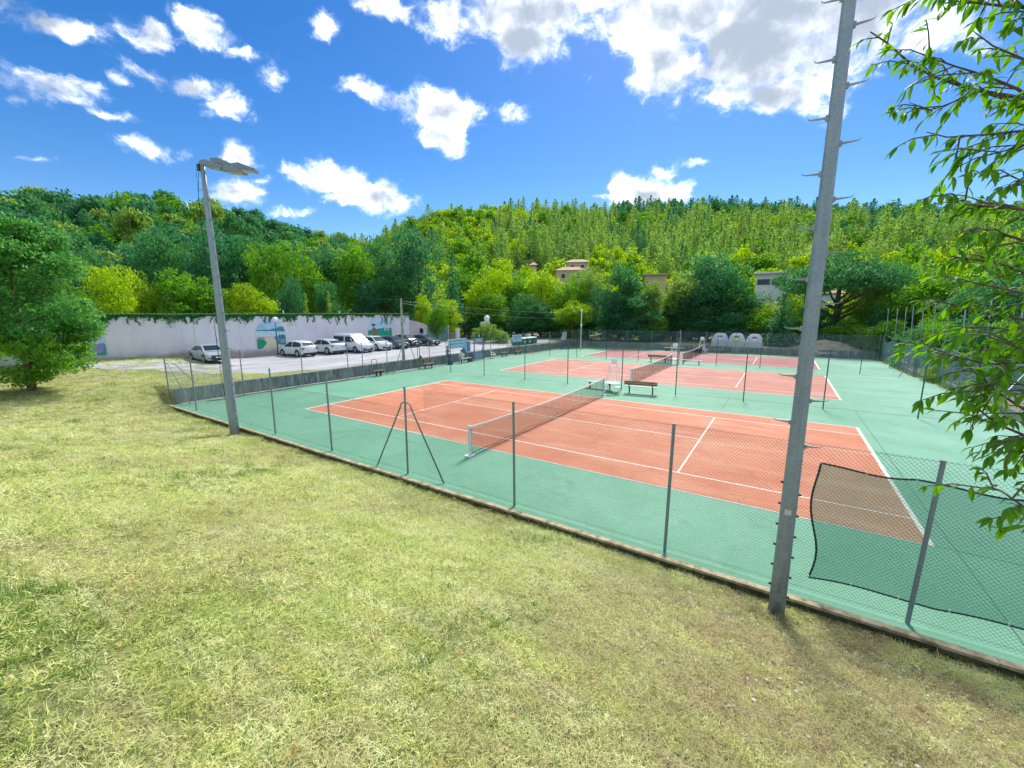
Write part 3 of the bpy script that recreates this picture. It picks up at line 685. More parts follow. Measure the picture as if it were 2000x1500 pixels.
# small stool
r = empty('stool', (.56, 7.25, 0), .3, 'small white plastic stool beside the near umpire chair', 'stool')
mb = MB(); mb.box((0, 0, .43), (.34, .34, .035)); mb.build('seat', white_p, r, bevel=.01)
for a in (-1, 1):
    for b_ in (-1, 1): mb = MB(); mb.tube([(a*.17, b_*.17, 0), (a*.13, b_*.13, .42)], [.018, .022], 6); mb.build('leg', white_p, r)
def plastic_chair(x, y, z, rz, label):
    r = empty('plastic_chair', (x, y, z), rz, label, 'chair', 'white plastic garden chairs')
    mb = MB(); mb.box((0, 0, .44), (.46, .44, .03)); mb.build('seat', white_p, r, bevel=.01)
    mb = MB(); mb.box((0, .24, .66), (.42, .025, .42), mtx=Matrix.Rotation(radians(-12), 3, 'X')); mb.build('backrest', white_p, r, bevel=.02)
    for a in (-1, 1):
        mb = MB(); mb.tube([(a*.25, .24, .68), (a*.27, -.1, .64), (a*.25, -.24, .44)], .022, 6); mb.build('armrest', white_p, r)
        for b_ in (-1, 1): mb = MB(); mb.tube([(a*.27, b_*.26, 0), (a*.22, b_*.2, .44)], [.02, .03], 6); mb.build('leg', white_p, r)
plastic_chair(-18.0, 19.9, -.02, radians(120), 'white plastic chair beside the gate in the left fence')
plastic_chair(.55, 41.2, -.27, radians(150), 'white plastic chair beside the far net post')

# ------------------------------------------------------------------ floodlight masts
m, t, b = node_mat('mottled_zinc'); tcn = t.nodes.new('ShaderNodeTexCoord').outputs['Object']
f = nz(t, tcn, 26, 6, .75); g = nz(t, tcn, 3, 4)
vo = t.nodes.new('ShaderNodeTexVoronoi'); vo.inputs['Scale'].default_value = 45; t.links.new(tcn, vo.inputs['Vector'])
c = mixc(t, mrange(t, f, .35, .65), (.22, .29, .35), (.31, .38, .44)); c = mixc(t, .12, c, vo.outputs['Color'], 'SOFT_LIGHT'); c = mixc(t, mrange(t, g, .5, .7, 0, .5), c, (.38, .42, .44)); mpz = t.nodes.new('ShaderNodeMapping'); mpz.inputs['Scale'].default_value = (9, 9, .35); t.links.new(tcn, mpz.inputs['Vector']); c = mixc(t, mrange(t, nz(t, mpz.outputs[0], 1.5, 5, .7), .52, .7, 0, .5), c, (.15, .19, .22))
t.links.new(c, b.inputs['Base Color']); b.inputs['Metallic'].default_value = .35; b.inputs['Roughness'].default_value = .48; bumpn(t, b, f, .12, .01)
zinc = m
def mast(x, y, z, h, r0, r1, label, dist, skew):
    r = empty('floodlight_mast', (x, y, z), 0, label, 'floodlight mast', 'floodlight masts on the grass bank')
    mb = MB(); k = 10; mb.tube([(0, 0, lerp(-.3, h, j/k)) for j in range(k+1)], [lerp(r0, r1, j/k) for j in range(k+1)], 24)
    mb.build('shaft', zinc, r, smooth=True)
    mb = MB(); mb.tube([(0, 0, 1.92), (0, 0, 1.97)], [lerp(r0, r1, 1.95/h)+.004]*2, 24); mb.build('joint_band', galv, r)
    z_ = 2.95; s = 1; st = MB(); st.loft([[(0, -.008, -.018), (0, .008, -.018), (0, .008, .018), (0, -.008, .018)], [(.19, -.006, .002), (.19, .006, .002), (.19, .006, .014), (.19, -.006, .014)]]); st.tube([(.185, 0, .008), (.215, 0, .018), (.228, 0, .042)], [.007, .006, .004], 6); st.box((.0, 0, 0), (.05, .05, .07)); sme = st.mesh('climbing_step', galv)
    while z_ < h-.6:
        rad = lerp(r0, r1, z_/h); a = skew+(0 if s > 0 else pi)
        put('climbing_step', sme, (cos(a)*rad, sin(a)*rad, z_), r, (0, 0, a)); z_ += .36; s = -s
    lug = MB(); lug.box((.01, 0, 0), (.045, .03, .03)); lme = lug.mesh('lug', darkiron)
    for k in range(6):
        for s in (0, 1): 
            zz = .35+.36*k+.17*s; rad = lerp(r0, r1, zz/h); a = skew+s*pi; put('lug', lme, (cos(a)*rad, sin(a)*rad, zz), r, (0, 0, a))
    return r
camdir = lambda x, y: atan2(CP.y-y, CP.x-x)
a_ = camdir(9.1, -9.42)
mr = mast(9.1, -9.5, H(9.1, -9.5), 12.5, .122, .060, 'near galvanised floodlight mast rising out of frame at the right', 7.6, a_+pi/2+.1)
mb = MB(); mb.tube([(0, 0, .28), (0, 0, .42)], [.045, .045], 10); mb.box((0, 0, .33), (.09, .03, .12)); mb.tube([(.0, .03, .42), (.0, .035, .58)], .012, 6); o = mb.build('cable_gland', galv, mr); o.location = (cos(a_)*.13, sin(a_)*.13, .05); o.rotation_euler = (0, 0, a_)
mb = MB(); mb.box((0, 0, 1.87), (.09, .006, .09)); o = mb.build('label_plate', mat('sticker', (.55, .58, .58), .5), mr); o.location = (cos(a_)*.112, sin(a_)*.112, 0); o.rotation_euler = (0, 0, a_+pi/2)
ml = mast(-10.41, -9.45, H(-10.41, -9.45), 10.75, .185, .085, 'far floodlight mast with four lamp heads behind the grass bank', 21, camdir(-10.4, -9.4)+.75)
glass = mat('lamp_glass', (.55, .58, .60), .15, spec=.6)
for i, (pu, pv, pz, rz, tl) in enumerate([(.62, .32, 10.9, .62, 10), (1.5, .30, 10.72, .70, 6), (.60, -.36, 10.62, .50, 12), (1.42, -.34, 10.45, .55, 6)]):
    px, py = pu*.835-pv*.55, pu*.55+pv*.835
    px *= .9; py *= .9; h = empty('lamp_head', (px, py, pz-.08), rz); h.scale = (.86, .86, 1); h.parent = ml; h.rotation_euler = (0, radians(tl), rz)
    mb = MB(); mb.loft([[(-.42, -.2, -.02), (-.42, .2, -.02), (-.42, .14, .12), (-.42, -.14, .12)], [(-.1, -.26, -.05), (-.1, .26, -.05), (-.1, .2, .18), (-.1, -.2, .18)], [(.62, -.2, -.05), (.62, .2, -.05), (.62, .16, .04), (.62, -.16, .04)]]); 
    mb.build('housing', mat('lamp_housing', (.22, .27, .29), .5, metal=.3), h, bevel=.01)
    mb = MB(); mb.box((.22, 0, -.062), (.7, .36, .02)); mb.build('glass', glass, h)
mb = MB(); mb.tube([(-.1, -.05, 10.7), (.1, .06, 10.72), (1.0, .68, 10.58)], .035, 8); mb.tube([(.40, -.12, 10.56), (.02, .46, 10.85)], .03, 8); mb.tube([(1.06, .34, 10.42), (.72, .88, 10.66)], .03, 8); mb.box((-.08, -.05, 10.6), (.18, .18, .22)); mb.build('crossarm', darkiron, ml)
mb = MB(); mb.tube([(-.1, -.1, 10.5), (-.22, -.18, 9.5), (-.2, -.2, 6), (-.22, -.15, 3), (-.2, -.1, .6)], .008, 5); mb.tube([(-.08, -.2, 10.5), (-.16, -.22, 8), (-.16, -.2, 5), (-.17, -.2, 2.)], .006, 5); mb.build('cable', black, ml)
# utility pole at the low wall
up_ = empty('utility_pole', (-19.35, 8.1, 0), 0, 'slim concrete utility pole standing at the low wall in front of the cars', 'utility pole')
mb = MB(); mb.tube([(0, 0, -.1), (0, 0, 6.25)], [.15, .085], 8); mb.build('shaft', mat('pole_concrete', (.40, .40, .34), .85, (.20, .24, .20), 3), up_)
mb = MB(); mb.box((.03, -.02, 6.1), (.1, .1, .12)); mb.build('cap', galv, up_)
# ------------------------------------------------------------------ vehicles
tyre = mat('tyre', (.018, .018, .02), .8); rim = mat('alloy_rim', (.45, .47, .48), .3, metal=.7); glassm = mat('car_glass', (.02, .035, .04), .1, spec=.35)
chrome = mat('headlight_lens', (.62, .66, .70), .12, spec=.8); redl = mat('tail_light', (.30, .015, .02), .25, spec=.6); blackp = mat('black_trim', (.02, .022, .025), .5)
plate = mat('number_plate', (.74, .76, .74), .5); plateb = mat('plate_blue', (.04, .10, .42), .5)
def carpaint(n, c, metal=.0):
    m = mat(n, c, .22, metal=metal, spec=.6); m.node_tree.nodes['Principled BSDF'].inputs['Coat Weight'].default_value = .7; return m
def prof(T, x):
    if x <= T[0][0]: return T[0][1]
    for (a, u), (b, v) in zip(T, T[1:]):
        if a <= x <= b: return lerp(u, v, (x-a)/(b-a) if b > a else 0)
    return T[-1][1]
def car(name, label, cat, loc, rz, L_, Wc, hood, roof, paint, wheels=(.8, .82), wr=.32, belt=.88, two_tone=None, van=False):
    """hood: [(x, z)] upper line of the lower body; roof: [(x, z)] line of the glasshouse, x forward"""
    r = empty(name, loc, rz, label, cat, 'cars parked along the painted wall')
    hw = Wc/2
    def rnd(u, p=.25): return (1-abs(u)**6)**.5 if False else 1
    xsn = [-L_/2, -L_/2+.06, -L_/2+.25, -L_/2+.7, -L_/4, 0, L_/4, L_/2-.75, L_/2-.35, L_/2-.12, L_/2]
    def halfw(x):
        u = abs(x)/(L_/2); return hw*(1-.14*max(0, (u-.7)/.3)**2.4)
    rings = []
    for x in xsn:
        w = halfw(x); zt = prof(hood, x); e = .0; zb = .2+(.16 if abs(x) > L_/2-.1 else 0) + .02
        ends = abs(abs(x)-L_/2) < .01
        if ends: zt = min(zt, zt-.10); w *= .95
        rings.append([(x, -w*.93, zb), (x, w*.93, zb), (x, w, zb+.14), (x, w*1.0, (zb+zt)/2+.02), (x, w*.965, zt-.09), (x, w*.86, zt), (x, -w*.86, zt), (x, -w*.965, zt-.09), (x, -w, (zb+zt)/2+.02), (x, -w, zb+.14)])
    body = MB().loft(rings).build('body', paint, r, smooth=True, bevel=.02)
    # glasshouse
    x0, x1 = roof[0][0], roof[-1][0]; rg = []; k = 12; st = sorted(set([x for x, z in roof]+[lerp(x0, x1, j/k) for j in range(k+1)]))
    for x in st:
        zt = max(prof(roof, x), prof(hood, x)+.0); zb = prof(hood, x)-.06; w0 = halfw(x)*.90; t_ = max(0.02, (zt-zb)); w1 = w0-(.20 if not van else .10)*min(1, t_/.55)
        rg.append([(x, -w0, zb), (x, w0, zb), (x, w1+.01, zt-.06*min(1, t_/.3)), (x, w1-.1, zt), (x, -w1+.1, zt), (x, -w1-.01, zt-.06*min(1, t_/.3))])
    MB().loft(rg).build('cabin', two_tone or paint, r, smooth=True, bevel=.012)
    # windows: thin panes a few mm proud of the cabin
    def side(xa, xb, zlo, zhi_f, name='side_window'):
        for s in (-1, 1):
            xs_ = [lerp(xa, xb, j/6) for j in range(7)]; lo = []; hi = []
            for x in xs_:
                zt = prof(roof, x)-.10; zl = max(zlo, prof(hood, x)+.01); zt = max(zl+.01, min(zt, zhi_f)); 
                w0 = halfw(x)*.90; zb = prof(hood, x)-.06; T_ = max(.02, prof(roof, x)-zb); w1 = w0-(.20 if not van else .10)*min(1, T_/.55)+.01
                ztop = prof(roof, x)-.06*min(1, T_/.3)
                wf = lambda z: lerp(w0, w1, max(0, min(1, (z-zb)/max(.01, ztop-zb))))
                lo.append((x, s*(wf(zl)+.006), zl)); hi.append((x, s*(wf(zt)+.006), zt))
            n_ = len(lo); vs = lo+hi; fs = [(j, j+1, n_+j+1, n_+j) if s < 0 else (j+1, j, n_+j, n_+j+1) for j in range(n_-1)]
            MB().add(vs, fs).build(name, glassm, r)
    def screen(a, b_, name):   # between two points of the roof line
        (xa, za), (xb, zb_) = a, b_; vs = []
        for x, z, in ((xa, za), (xb, zb_)):
            w0 = halfw(x)*.90; zb0 = prof(hood, x)-.06; T_ = max(.02, z-zb0); w1 = w0-(.20 if not van else .10)*min(1, T_/.55)-.09
            vs.append((x, w1, z))
        dx, dz = xb-xa, zb_-za; n_ = Vector((-dz, 0, dx)).normalized()
        if n_.z < 0: n_ = -n_
        p = [Vector((x, s*w, z))+n_*.008 for (x, w, z) in vs for s in (-1, 1)]
        MB().add([p[0], p[1], p[3], p[2]], [(0, 1, 2, 3)]).add([q_-n_*.004 for q_ in (p[0], p[1], p[3], p[2])], [(3, 2, 1, 0)]).build(name, glassm, r)
    R = roof; fa, fb = R[-1], R[-2]; ra, rb = R[0], R[1]
    g = lambda a, b_, t_: (lerp(a[0], b_[0], t_), lerp(a[1], b_[1], t_))
    screen(g(fa, fb, .12), g(fa, fb, .9), 'windscreen'); screen(g(ra, rb, .2), g(ra, rb, .85), 'rear_window')
    xm = (fa[0]+ra[0])/2+.1
    if van: side(fb[0]-.75, fa[0]-.35, 1.12, 1.72); side(R[1][0]+.25, fb[0]-.95, 1.15, 1.70)
    else: side(xm+.03, fa[0]-.28, belt+.03, 9); side(ra[0]+.34, xm-.05, belt+.03, 9)
    for s in (-1, 1):
        for x in (L_/2-wheels[0], -L_/2+wheels[1]):
            w = MB(); w.tube([(0, -.11, 0), (0, -.09, 0), (0, .09, 0), (0, .11, 0)], [wr-.03, wr, wr, wr-.03], 20); o = w.build('wheel', tyre, r, smooth=False); o.location = (x, s*(hw-.1), wr)
            q_ = MB(); q_.tube([(0, s*.112, 0), (0, s*.118, 0)], [wr*.66, wr*.62], 14); q_.tube([(0, s*.118, 0), (0, s*.13, 0)], [wr*.14, wr*.12], 8)
            for a in range(5): q_.box((cos(a*1.2566)*wr*.36, s*.122, sin(a*1.2566)*wr*.36), (wr*.55, .012, .045), mtx=Matrix.Rotation(-a*1.2566, 3, 'Y'))
            q_.build('rim', rim, o)
            arch = MB(); arch.tube([(0, s*.035, 0), (0, s*.062, 0)], [wr+.07, wr+.055], 20); oo = arch.build('wheel_arch', blackp, r); oo.location = (x, s*(hw-.06), wr+.02)
        hz = prof(hood, L_/2-.2)
        mb = MB(); mb.box((L_/2-.14, s*(hw-.30), hz-.17), (.26, .36, .13), rz=s*-.35); mb.build('headlight', chrome, r, bevel=.02)
        hz = prof(hood, -L_/2+.1)
        mb = MB(); mb.box((-L_/2+.07, s*(hw-.2), hz-.12), (.16, .3, .16 if not van else .4), rz=s*.3); mb.build('tail_light', redl, r, bevel=.02)
        mb = MB(); mb.box((fa[0]-.32, s*(hw+.06), belt+.1), (.1, .18, .12)); mb.build('wing_mirror', paint, r, bevel=.02)
        mb = MB(); mb.box((xm+.25, s*(hw+.004), belt-.12), (.14, .02, .03)); mb.box((xm-.75, s*(hw+.004), belt-.12), (.14, .02, .03)); mb.build('door_handle', blackp if not van else paint, r)
    mb = MB(); mb.box((L_/2-.01, 0, .36), (.06, Wc*.62, .16)); mb.build('lower_grille', blackp, r, bevel=.01)
    mb = MB(); mb.box((L_/2-.03, 0, prof(hood, L_/2)-.24), (.06, Wc*.38, .10)); mb.build('grille', blackp, r, bevel=.01)
    for s in (1, -1):
        mb = MB(); mb.box((s*(L_/2+.02), 0, .46 if s > 0 else .62), (.012, .52, .11), mi=0); mb.box((s*(L_/2+.024), .24, .46 if s > 0 else .62), (.012, .05, .105), mi=1); mb.build('number_plate', [plate, plateb], r)
    mb = MB(); mb.box((0, 0, .24), (L_-.5, Wc-.1, .14)); mb.build('underside', blackp, r)
    mb = MB(); mb.box((-L_/2+.04, 0, .33), (.12, Wc*.8, .16)); mb.build('rear_valance', blackp, r, bevel=.02)
    return r
hatchH = [(-2.1, .82), (-1.9, .95), (-.4, .93), (.9, .92), (1.5, .84), (1.95, .70), (2.1, .58)]
hatchR = [(-1.98, .96), (-1.55, 1.38), (-.7, 1.47), (.25, 1.44), (1.2, .92)]
silver = carpaint('silver_paint', (.50, .54, .54), .3); whitec = carpaint('white_car_paint', (.66, .69, .72)); greyc = carpaint('pale_grey_paint', (.60, .66, .70), .2)
navy = carpaint('dark_blue_paint', (.035, .07, .13), .2); blk = carpaint('black_car_paint', (.015, .018, .025)); teal = carpaint('slate_paint', (.05, .085, .12), .3)
Gz = lambda x, y: H(x, y)+.02
cx, cy = -30.9, -2.5
car('parked_car', 'silver coupe parked alone at the left with windscreen sunshade facing the courts', 'car', (cx, cy, Gz(cx, cy)), radians(-2), 4.2, 1.72,
    [(-2.1, .80), (-1.8, .93), (-.5, .90), (.9, .90), (1.6, .80), (2.0, .66), (2.1, .52)], [(-1.7, .94), (-1.0, 1.32), (-.4, 1.39), (.3, 1.36), (1.25, .91)], silver)
cx, cy = -31.0, 5.05
car('parked_car', 'white rounded hatchback seen from behind, nearest the round topped path mural', 'car', (cx, cy, Gz(cx, cy)), radians(184), 3.95, 1.74,
    [(-1.97, .86), (-1.8, .98), (-.4, .93), (.8, .92), (1.4, .86), (1.85, .70), (1.97, .58)], [(-1.9, .99), (-1.45, 1.42), (-.6, 1.53), (.3, 1.5), (1.2, .93)], whitec)
cx, cy = -30.9, 8.05
car('parked_car', 'pale grey crossover with sloping tail and black lower bumper, seen from behind', 'car', (cx, cy, Gz(cx, cy)), radians(181), 4.4, 1.8,
    [(-2.2, .98), (-2.0, 1.06), (-.5, .98), (.9, .97), (1.6, .92), (2.1, .78), (2.2, .64)], [(-2.05, 1.07), (-1.2, 1.44), (-.4, 1.56), (.4, 1.53), (1.3, .98)], greyc, wr=.36)
cx, cy = -30.2, 10.75
car('parked_van', 'white passenger van with dark side windows, tallest vehicle of the row', 'van', (cx, cy, Gz(cx, cy)), radians(1), 5.0, 1.95,
    [(-2.5, 1.05), (-2.4, 1.1), (-.5, 1.1), (1.2, 1.1), (1.9, 1.02), (2.4, .86), (2.5, .66)], [(-2.46, 1.08), (-2.38, 1.93), (-1.5, 1.98), (.6, 1.95), (1.75, 1.08)], whitec, wheels=(.92, 1.0), wr=.34, belt=1.05, van=True)
cx, cy = -30.15, 13.6
car('parked_car', 'white sport utility car with dark grille between the van and the navy hatchback', 'car', (cx, cy, Gz(cx, cy)), radians(-3), 4.4, 1.82,
    [(-2.2, .95), (-2.0, 1.02), (-.5, .98), (.9, .98), (1.6, .94), (2.1, .82), (2.2, .66)], [(-2.08, 1.03), (-1.7, 1.45), (-.6, 1.6), (.35, 1.56), (1.3, .98)], whitec, wr=.36)
cx, cy = -30.1, 16.3
car('parked_car', 'dark navy hatchback just beyond the white cars, behind the utility pole', 'car', (cx, cy, Gz(cx, cy)), radians(-4), 4.1, 1.76, hatchH, hatchR, navy)
cx, cy = -30.6, 18.8
car('parked_car', 'black small car with bright windscreen, second from the right end', 'car', (cx, cy, Gz(cx, cy)), radians(-2), 3.9, 1.72, [(x*.95, z+.03) for x, z in hatchH], [(x*.95, z+.05) for x, z in hatchR], blk)
cx, cy = -30.2, 21.4
car('parked_car', 'slate grey sleek car at the right end of the parked row', 'car', (cx, cy, Gz(cx, cy)), radians(6), 4.3, 1.8, [(x*1.03, z) for x, z in hatchH], [(-2.0, .96), (-1.2, 1.34), (-.5, 1.44), (.2, 1.42), (1.3, .92)], teal)
# ------------------------------------------------------------------ painted wall
m, t, b = node_mat('lilac_render'); pos = t.nodes.new('ShaderNodeNewGeometry').outputs['Position']
g = nz(t, pos, .5, 5); f = nz(t, pos, 7, 5, .7); sx = t.nodes.new('ShaderNodeSeparateXYZ'); t.links.new(pos, sx.inputs[0])
mp = t.nodes.new('ShaderNodeMapping'); mp.inputs['Scale'].default_value = (1, 1.6, .22); t.links.new(pos, mp.inputs['Vector']); run = nz(t, mp.outputs[0], 1.6, 6, .7)
c = mixc(t, mrange(t, g, .35, .65), (.76, .73, .80), (.82, .80, .86)); c = mixc(t, mrange(t, run, .5, .75, 0, .3), c, (.50, .44, .47))
low = t.nodes.new('ShaderNodeMath'); low.operation = 'ADD'; t.links.new(sx.outputs['Z'], low.inputs[0]); t.links.new(mrange(t, g, .3, .7, -.45, .45), low.inputs[1])
c = mixc(t, mrange(t, low.outputs[0], 1.75, 1.25, 0, .8), c, (.44, .33, .26)); c = mixc(t, mrange(t, f, .4, .7, 0, .15), c, (.4, .36, .38))
t.links.new(c, b.inputs['Base Color']); b.inputs['Roughness'].default_value = .9; bumpn(t, b, f, .25)
pw = empty('painted_wall', (-34.12, 0, 0), 0, 'long lilac rendered wall with arched murals and tiled top behind the parked cars', 'wall')
y = -26.
while y < 22.3:
    y1 = min(y+6.06, 22.5); mb = MB(); mb.box((0, (y+y1)/2, 2.66), (.24, y1-y-.0, 4.52)); mb.build('wall_panel', m, pw); y = y1
clay = mat('clay_coping', (.42, .24, .16), .85, (.25, .17, .12), 5, .3, 20)
tm = MB(); tm.loft([[(x_, .13*cos(a)*.9, .075*sin(a)) for a in [pi*j/6 for j in range(7)]]+[(x_, -.1, -.01), (x_, .1, -.01)] for x_ in (-.2, .2)]); tme = tm.mesh('coping_tile', clay)
y = -25.9
mbt = MB()
while y < 22.5: put('coping_tile', tme, (.0, y, 4.93), pw) if y > -9.5 else None; y += .235
mb = MB(); mb.box((0, -1.75, 4.925), (.4, 48.4, .03)); mb.build('coping_bed', clay, pw)
# grey pipes on the wall
for yy, z0, z1 in ((1.35, .9, 4.9), (5.55, 4.4, 5.3), (11.9, 4.6, 5.25), (-2.2, 1.6, 4.5)):
    mb = MB(); mb.tube([(.16, yy, z0), (.16, yy, z1)], .05, 8); mb.build('drain_pipe', white_p, pw)
# murals: flat paint on the render, each layer a few mm thick
def mural(y0, y1, z0, z1, shapes, label_part):
    cy = (y0+y1)/2; w = (y1-y0)/2; zc_ = z1-w
    root = MB()
    def arch(k=0.):
        return [(y0-k, z0-k)] + [(y1+k, z0-k), (y1+k, zc_)] + [(cy+(w+k)*cos(a), zc_+(w+k)*sin(a)) for a in [pi*j/14 for j in range(1, 14)]] + [(y0-k, zc_)]
    bord = MB(); bord.poly([(.124, y, z) for y, z in arch(.09)], .004); base = bord.build('mural', mat('mural_border', (.66, .66, .72), .8), pw)
    lay = .127
    for colr, pts in shapes:
        cl = []
        # clip polygon to the arch by clamping
        for (u, v) in pts:
            y = lerp(y0, y1, u); z = lerp(z0, z1, v)
            if z > zc_:
                d = sqrt(max(0, w*w-(z-zc_)**2)); y = max(cy-d, min(cy+d, y))
            cl.append((lay, y, z))
        MB().poly(cl, .003).build('painted_shape', mat('paint_%d_%d_%d' % tuple(int(q*99) for q in colr), colr, .8, tuple(min(1, q*1.25+.02) for q in colr), 3, lo=.35, hi=.65), base); lay += .003
    return base
def archpts(v0): 
    pts = [(0, v0), (1, v0)]
    A = []
    for j in range(0, 15):
        a = pi*j/14; A.append((.5+.5*cos(a), 0, a))
    return pts, A
def fullarch(y0, y1, z0, z1, v0):
    w = (y1-y0)/2; Hh = z1-z0; zc_ = z1-w
    out = [(0, v0), (1, v0)] + [(.5+.5*cos(a), (zc_+w*sin(a)-z0)/Hh) for a in [pi*j/16 for j in range(17)]]
    return out
# near mural: path, lake, lavender
Y0, Y1, Z0, Z1 = 2.75, 5.55, 1.55, 4.42
fa = fullarch(Y0, Y1, Z0, Z1, .0)
mural(Y0, Y1, Z0, Z1, [((.42, .60, .82), fa), ((.30, .55, .68), [(.02, .62), (.98, .62), (.9, .8), (.3, .78), (.1, .76)] if False else [(0, .6), (.35, .6), (.32, .78), (.16, .84), (.05, .74)]),
    ((.52, .68, .76), [(0, .42), (1, .42), (1, .62), (0, .62)]), ((.05, .26, .26), [(0, .61), (.5, .60), (1, .56), (1, .72), (.86, .75), (.7, .70), (.45, .645), (0, .64)]),
    ((.60, .62, .34), [(0, .20), (1, .20), (1, .44), (.6, .44), (.3, .42), (0, .42)]), ((.66, .62, .46), [(.16, 0), (.98, 0), (.84, .13), (.62, .26), (.5, .40), (.36, .40), (.30, .28), (.24, .14)]),
    ((.68, .66, .38), [(.26, .06), (.64, .07), (.56, .18), (.42, .2), (.3, .14)]),
    ((.02, .30, .16), [(0, 0), (.14, 0), (.26, .10), (.32, .2), (.26, .3), (.1, .34), (0, .34)]), ((.36, .28, .26), [(.02, .33), (.28, .33), (.24, .40), (.06, .41)]),
    ((.02, .28, .20), [(.72, .12), (1, .08), (1, .45), (.86, .46), (.6, .38)]), ((.20, .20, .62), [(.56, .38), (.66, .30), (.78, .20), (.80, .34), (.7, .42)]), ((.34, .26, .48), [(.8, .16), (.96, .2), (.97, .32), (.82, .3)]),
    ((.02, .20, .14), [(.76, .34), (.82, .34), (.79, .52)]), ((.02, .22, .15), [(.86, .32), (.93, .32), (.895, .50)]), ((.03, .22, .16), [(.94, .3), (.99, .3), (.965, .46)])], '')
# farther mural: figure in a field with a row of arches
Y0, Y1, Z0, Z1 = 15.7, 19.45, 1.2, 4.5
fa = fullarch(Y0, Y1, Z0, Z1, 0.)
sh = [((.50, .66, .88), fa), ((.50, .50, .34), [(0, 0), (1, 0), (1, .3), (0, .3)]), ((.03, .34, .20), [(0, .3), (.1, .22), (.4, .16), (.98, .14), (1, .16), (1, .58), (.8, .60), (.4, .57), (0, .52)]),
    ((.05, .50, .24), [(.4, .16), (.98, .14), (1, .28), (.5, .34)]), ((.55, .56, .46), [(.02, .08), (.16, .06), (.2, .26), (.1, .36), (.02, .3)]), ((.62, .62, .54), [(.34, .04), (.46, .06), (.48, .28), (.38, .34), (.32, .2)])]
for k in range(4): sh.append(((.66, .70, .76), [(.66+.06*k, .48), (.69+.06*k, .48), (.69+.06*k, .66), (.66+.06*k, .66)]))
sh += [((.66, .70, .76), [(.64, .64), (.9, .64), (.9, .67), (.64, .67)]), ((.24, .18, .11), [(.16, .28), (.26, .14), (.34, .26), (.36, .46), (.3, .60), (.2, .62), (.14, .5)]), ((.06, .09, .10), [(.22, .0), (.28, .0), (.30, .2), (.22, .22)]),
    ((.50, .36, .26), [(.19, .62), (.28, .62), (.28, .70), (.19, .70)]), ((.03, .05, .08), [(.12, .70), (.34, .70), (.27, .76), (.2, .77)])]
mural(Y0, Y1, Z0, Z1, sh, '')
Y0, Y1, Z0, Z1 = -11.6, -8.0, 1.9, 4.6
mural(Y0, Y1, Z0, Z1, [((.40, .58, .84), fullarch(Y0, Y1, Z0, Z1, 0.)), ((.06, .30, .28), [(0, 0), (1, 0), (1, .3), (.5, .36), (0, .3)]), ((.26, .24, .62), [(.45, .04), (.95, .08), (.98, .34), (.7, .28)]), ((.42, .50, .66), [(.1, .1), (.4, .06), (.45, .2), (.15, .22)])], '')
# end piece with a small window, green gate
e = empty('gatehouse_wall', (-34.1, 24.2, 0), 0, 'low pale gatehouse wall with one small dark window at the end of the painted wall', 'wall')
gm = mat('pale_render', (.60, .54, .54), .9, (.5, .44, .42), 2)
mb = MB(); mb.add([(x, y, z) for x in (-.12, .12) for y, z in ((-1.68, .5), (1.6, .5), (1.6, 3.35), (.4, 3.7), (-1.68, 4.1))], [(4, 3, 2, 1, 0), (5, 6, 7, 8, 9), (0, 1, 6, 5), (1, 2, 7, 6), (2, 3, 8, 7), (3, 4, 9, 8), (4, 0, 5, 9)]); mb.build('wall', gm, e)
mb = MB(); mb.poly([(.128, .15, 2.2), (.128, .85, 2.2), (.128, .85, 2.75)]+[(.128, .5+.35*cos(a), 2.75+.16*sin(a)) for a in [pi*j/6 for j in range(1, 6)]]+[(.128, .15, 2.75)], .03); mb.build('window', mat('dark_pane', (.01, .015, .06), .3), e)
gg = empty('green_gate', (-34.4, 28.2, 0), radians(-8), 'pale green vertical board gate beside the gatehouse wall', 'gate')
gmm = mat('pale_green_boards', (.20, .42, .34), .7)
for k in range(14): mb = MB(); mb.box((0, -2.1+.32*k, 1.9+.05*sin(k)), (.04, .28, 2.3)); mb.build('board', gmm, gg)
for yy in (-2.3, 0, 2.3): mb = MB(); mb.box((-.05, yy, 1.9), (.12, .12, 2.6)); mb.build('gate_post', white_p, gg)
# ivy hanging over the wall top
def leafcloud(P, size, seed, up=.6, aspect=.55, nrm_bias=None):
    r = np.random.default_rng(seed); n = len(P); P = np.asarray(P, float)
    d = r.normal(size=(n, 3)); d[:, 2] -= .35; d /= np.linalg.norm(d, axis=1)[:, None]
    nn = r.normal(size=(n, 3)); nn[:, 2] += up
    if nrm_bias is not None: nn += nrm_bias
    w = np.cross(d, nn); w /= np.linalg.norm(w, axis=1)[:, None]+1e-9
    s = (size*r.uniform(.6, 1.3, n))[:, None]
    a = P-d*s*.5; c = P+d*s*.5; m_ = P-d*s*.05
    b_ = m_+w*s*aspect*.5; e_ = m_-w*s*aspect*.5
    V = np.stack([a, b_, c, e_], 1).reshape(-1, 3); F = np.arange(n*4).reshape(-1, 4); return V, F
ivy1 = leafmat('ivy_leaf', (.02, .16, .06), (.08, .30, .08), .4)
r_ = np.random.default_rng(3); P = []
yy = -10.
depth = lambda y: max(.08, .20+.14*sin(y*1.3)+.10*sin(y*3.1+1)+.08*sin(y*7.7)) * (1 if y < 14 else .75)
for k in range(15000):
    y = r_.uniform(-11, 22.5); dp = depth(y)*(1.25 if y < 7 else .9); z = 4.95-abs(r_.normal())*dp*.75; P.append((-33.98+r_.uniform(0, .14), y, z))
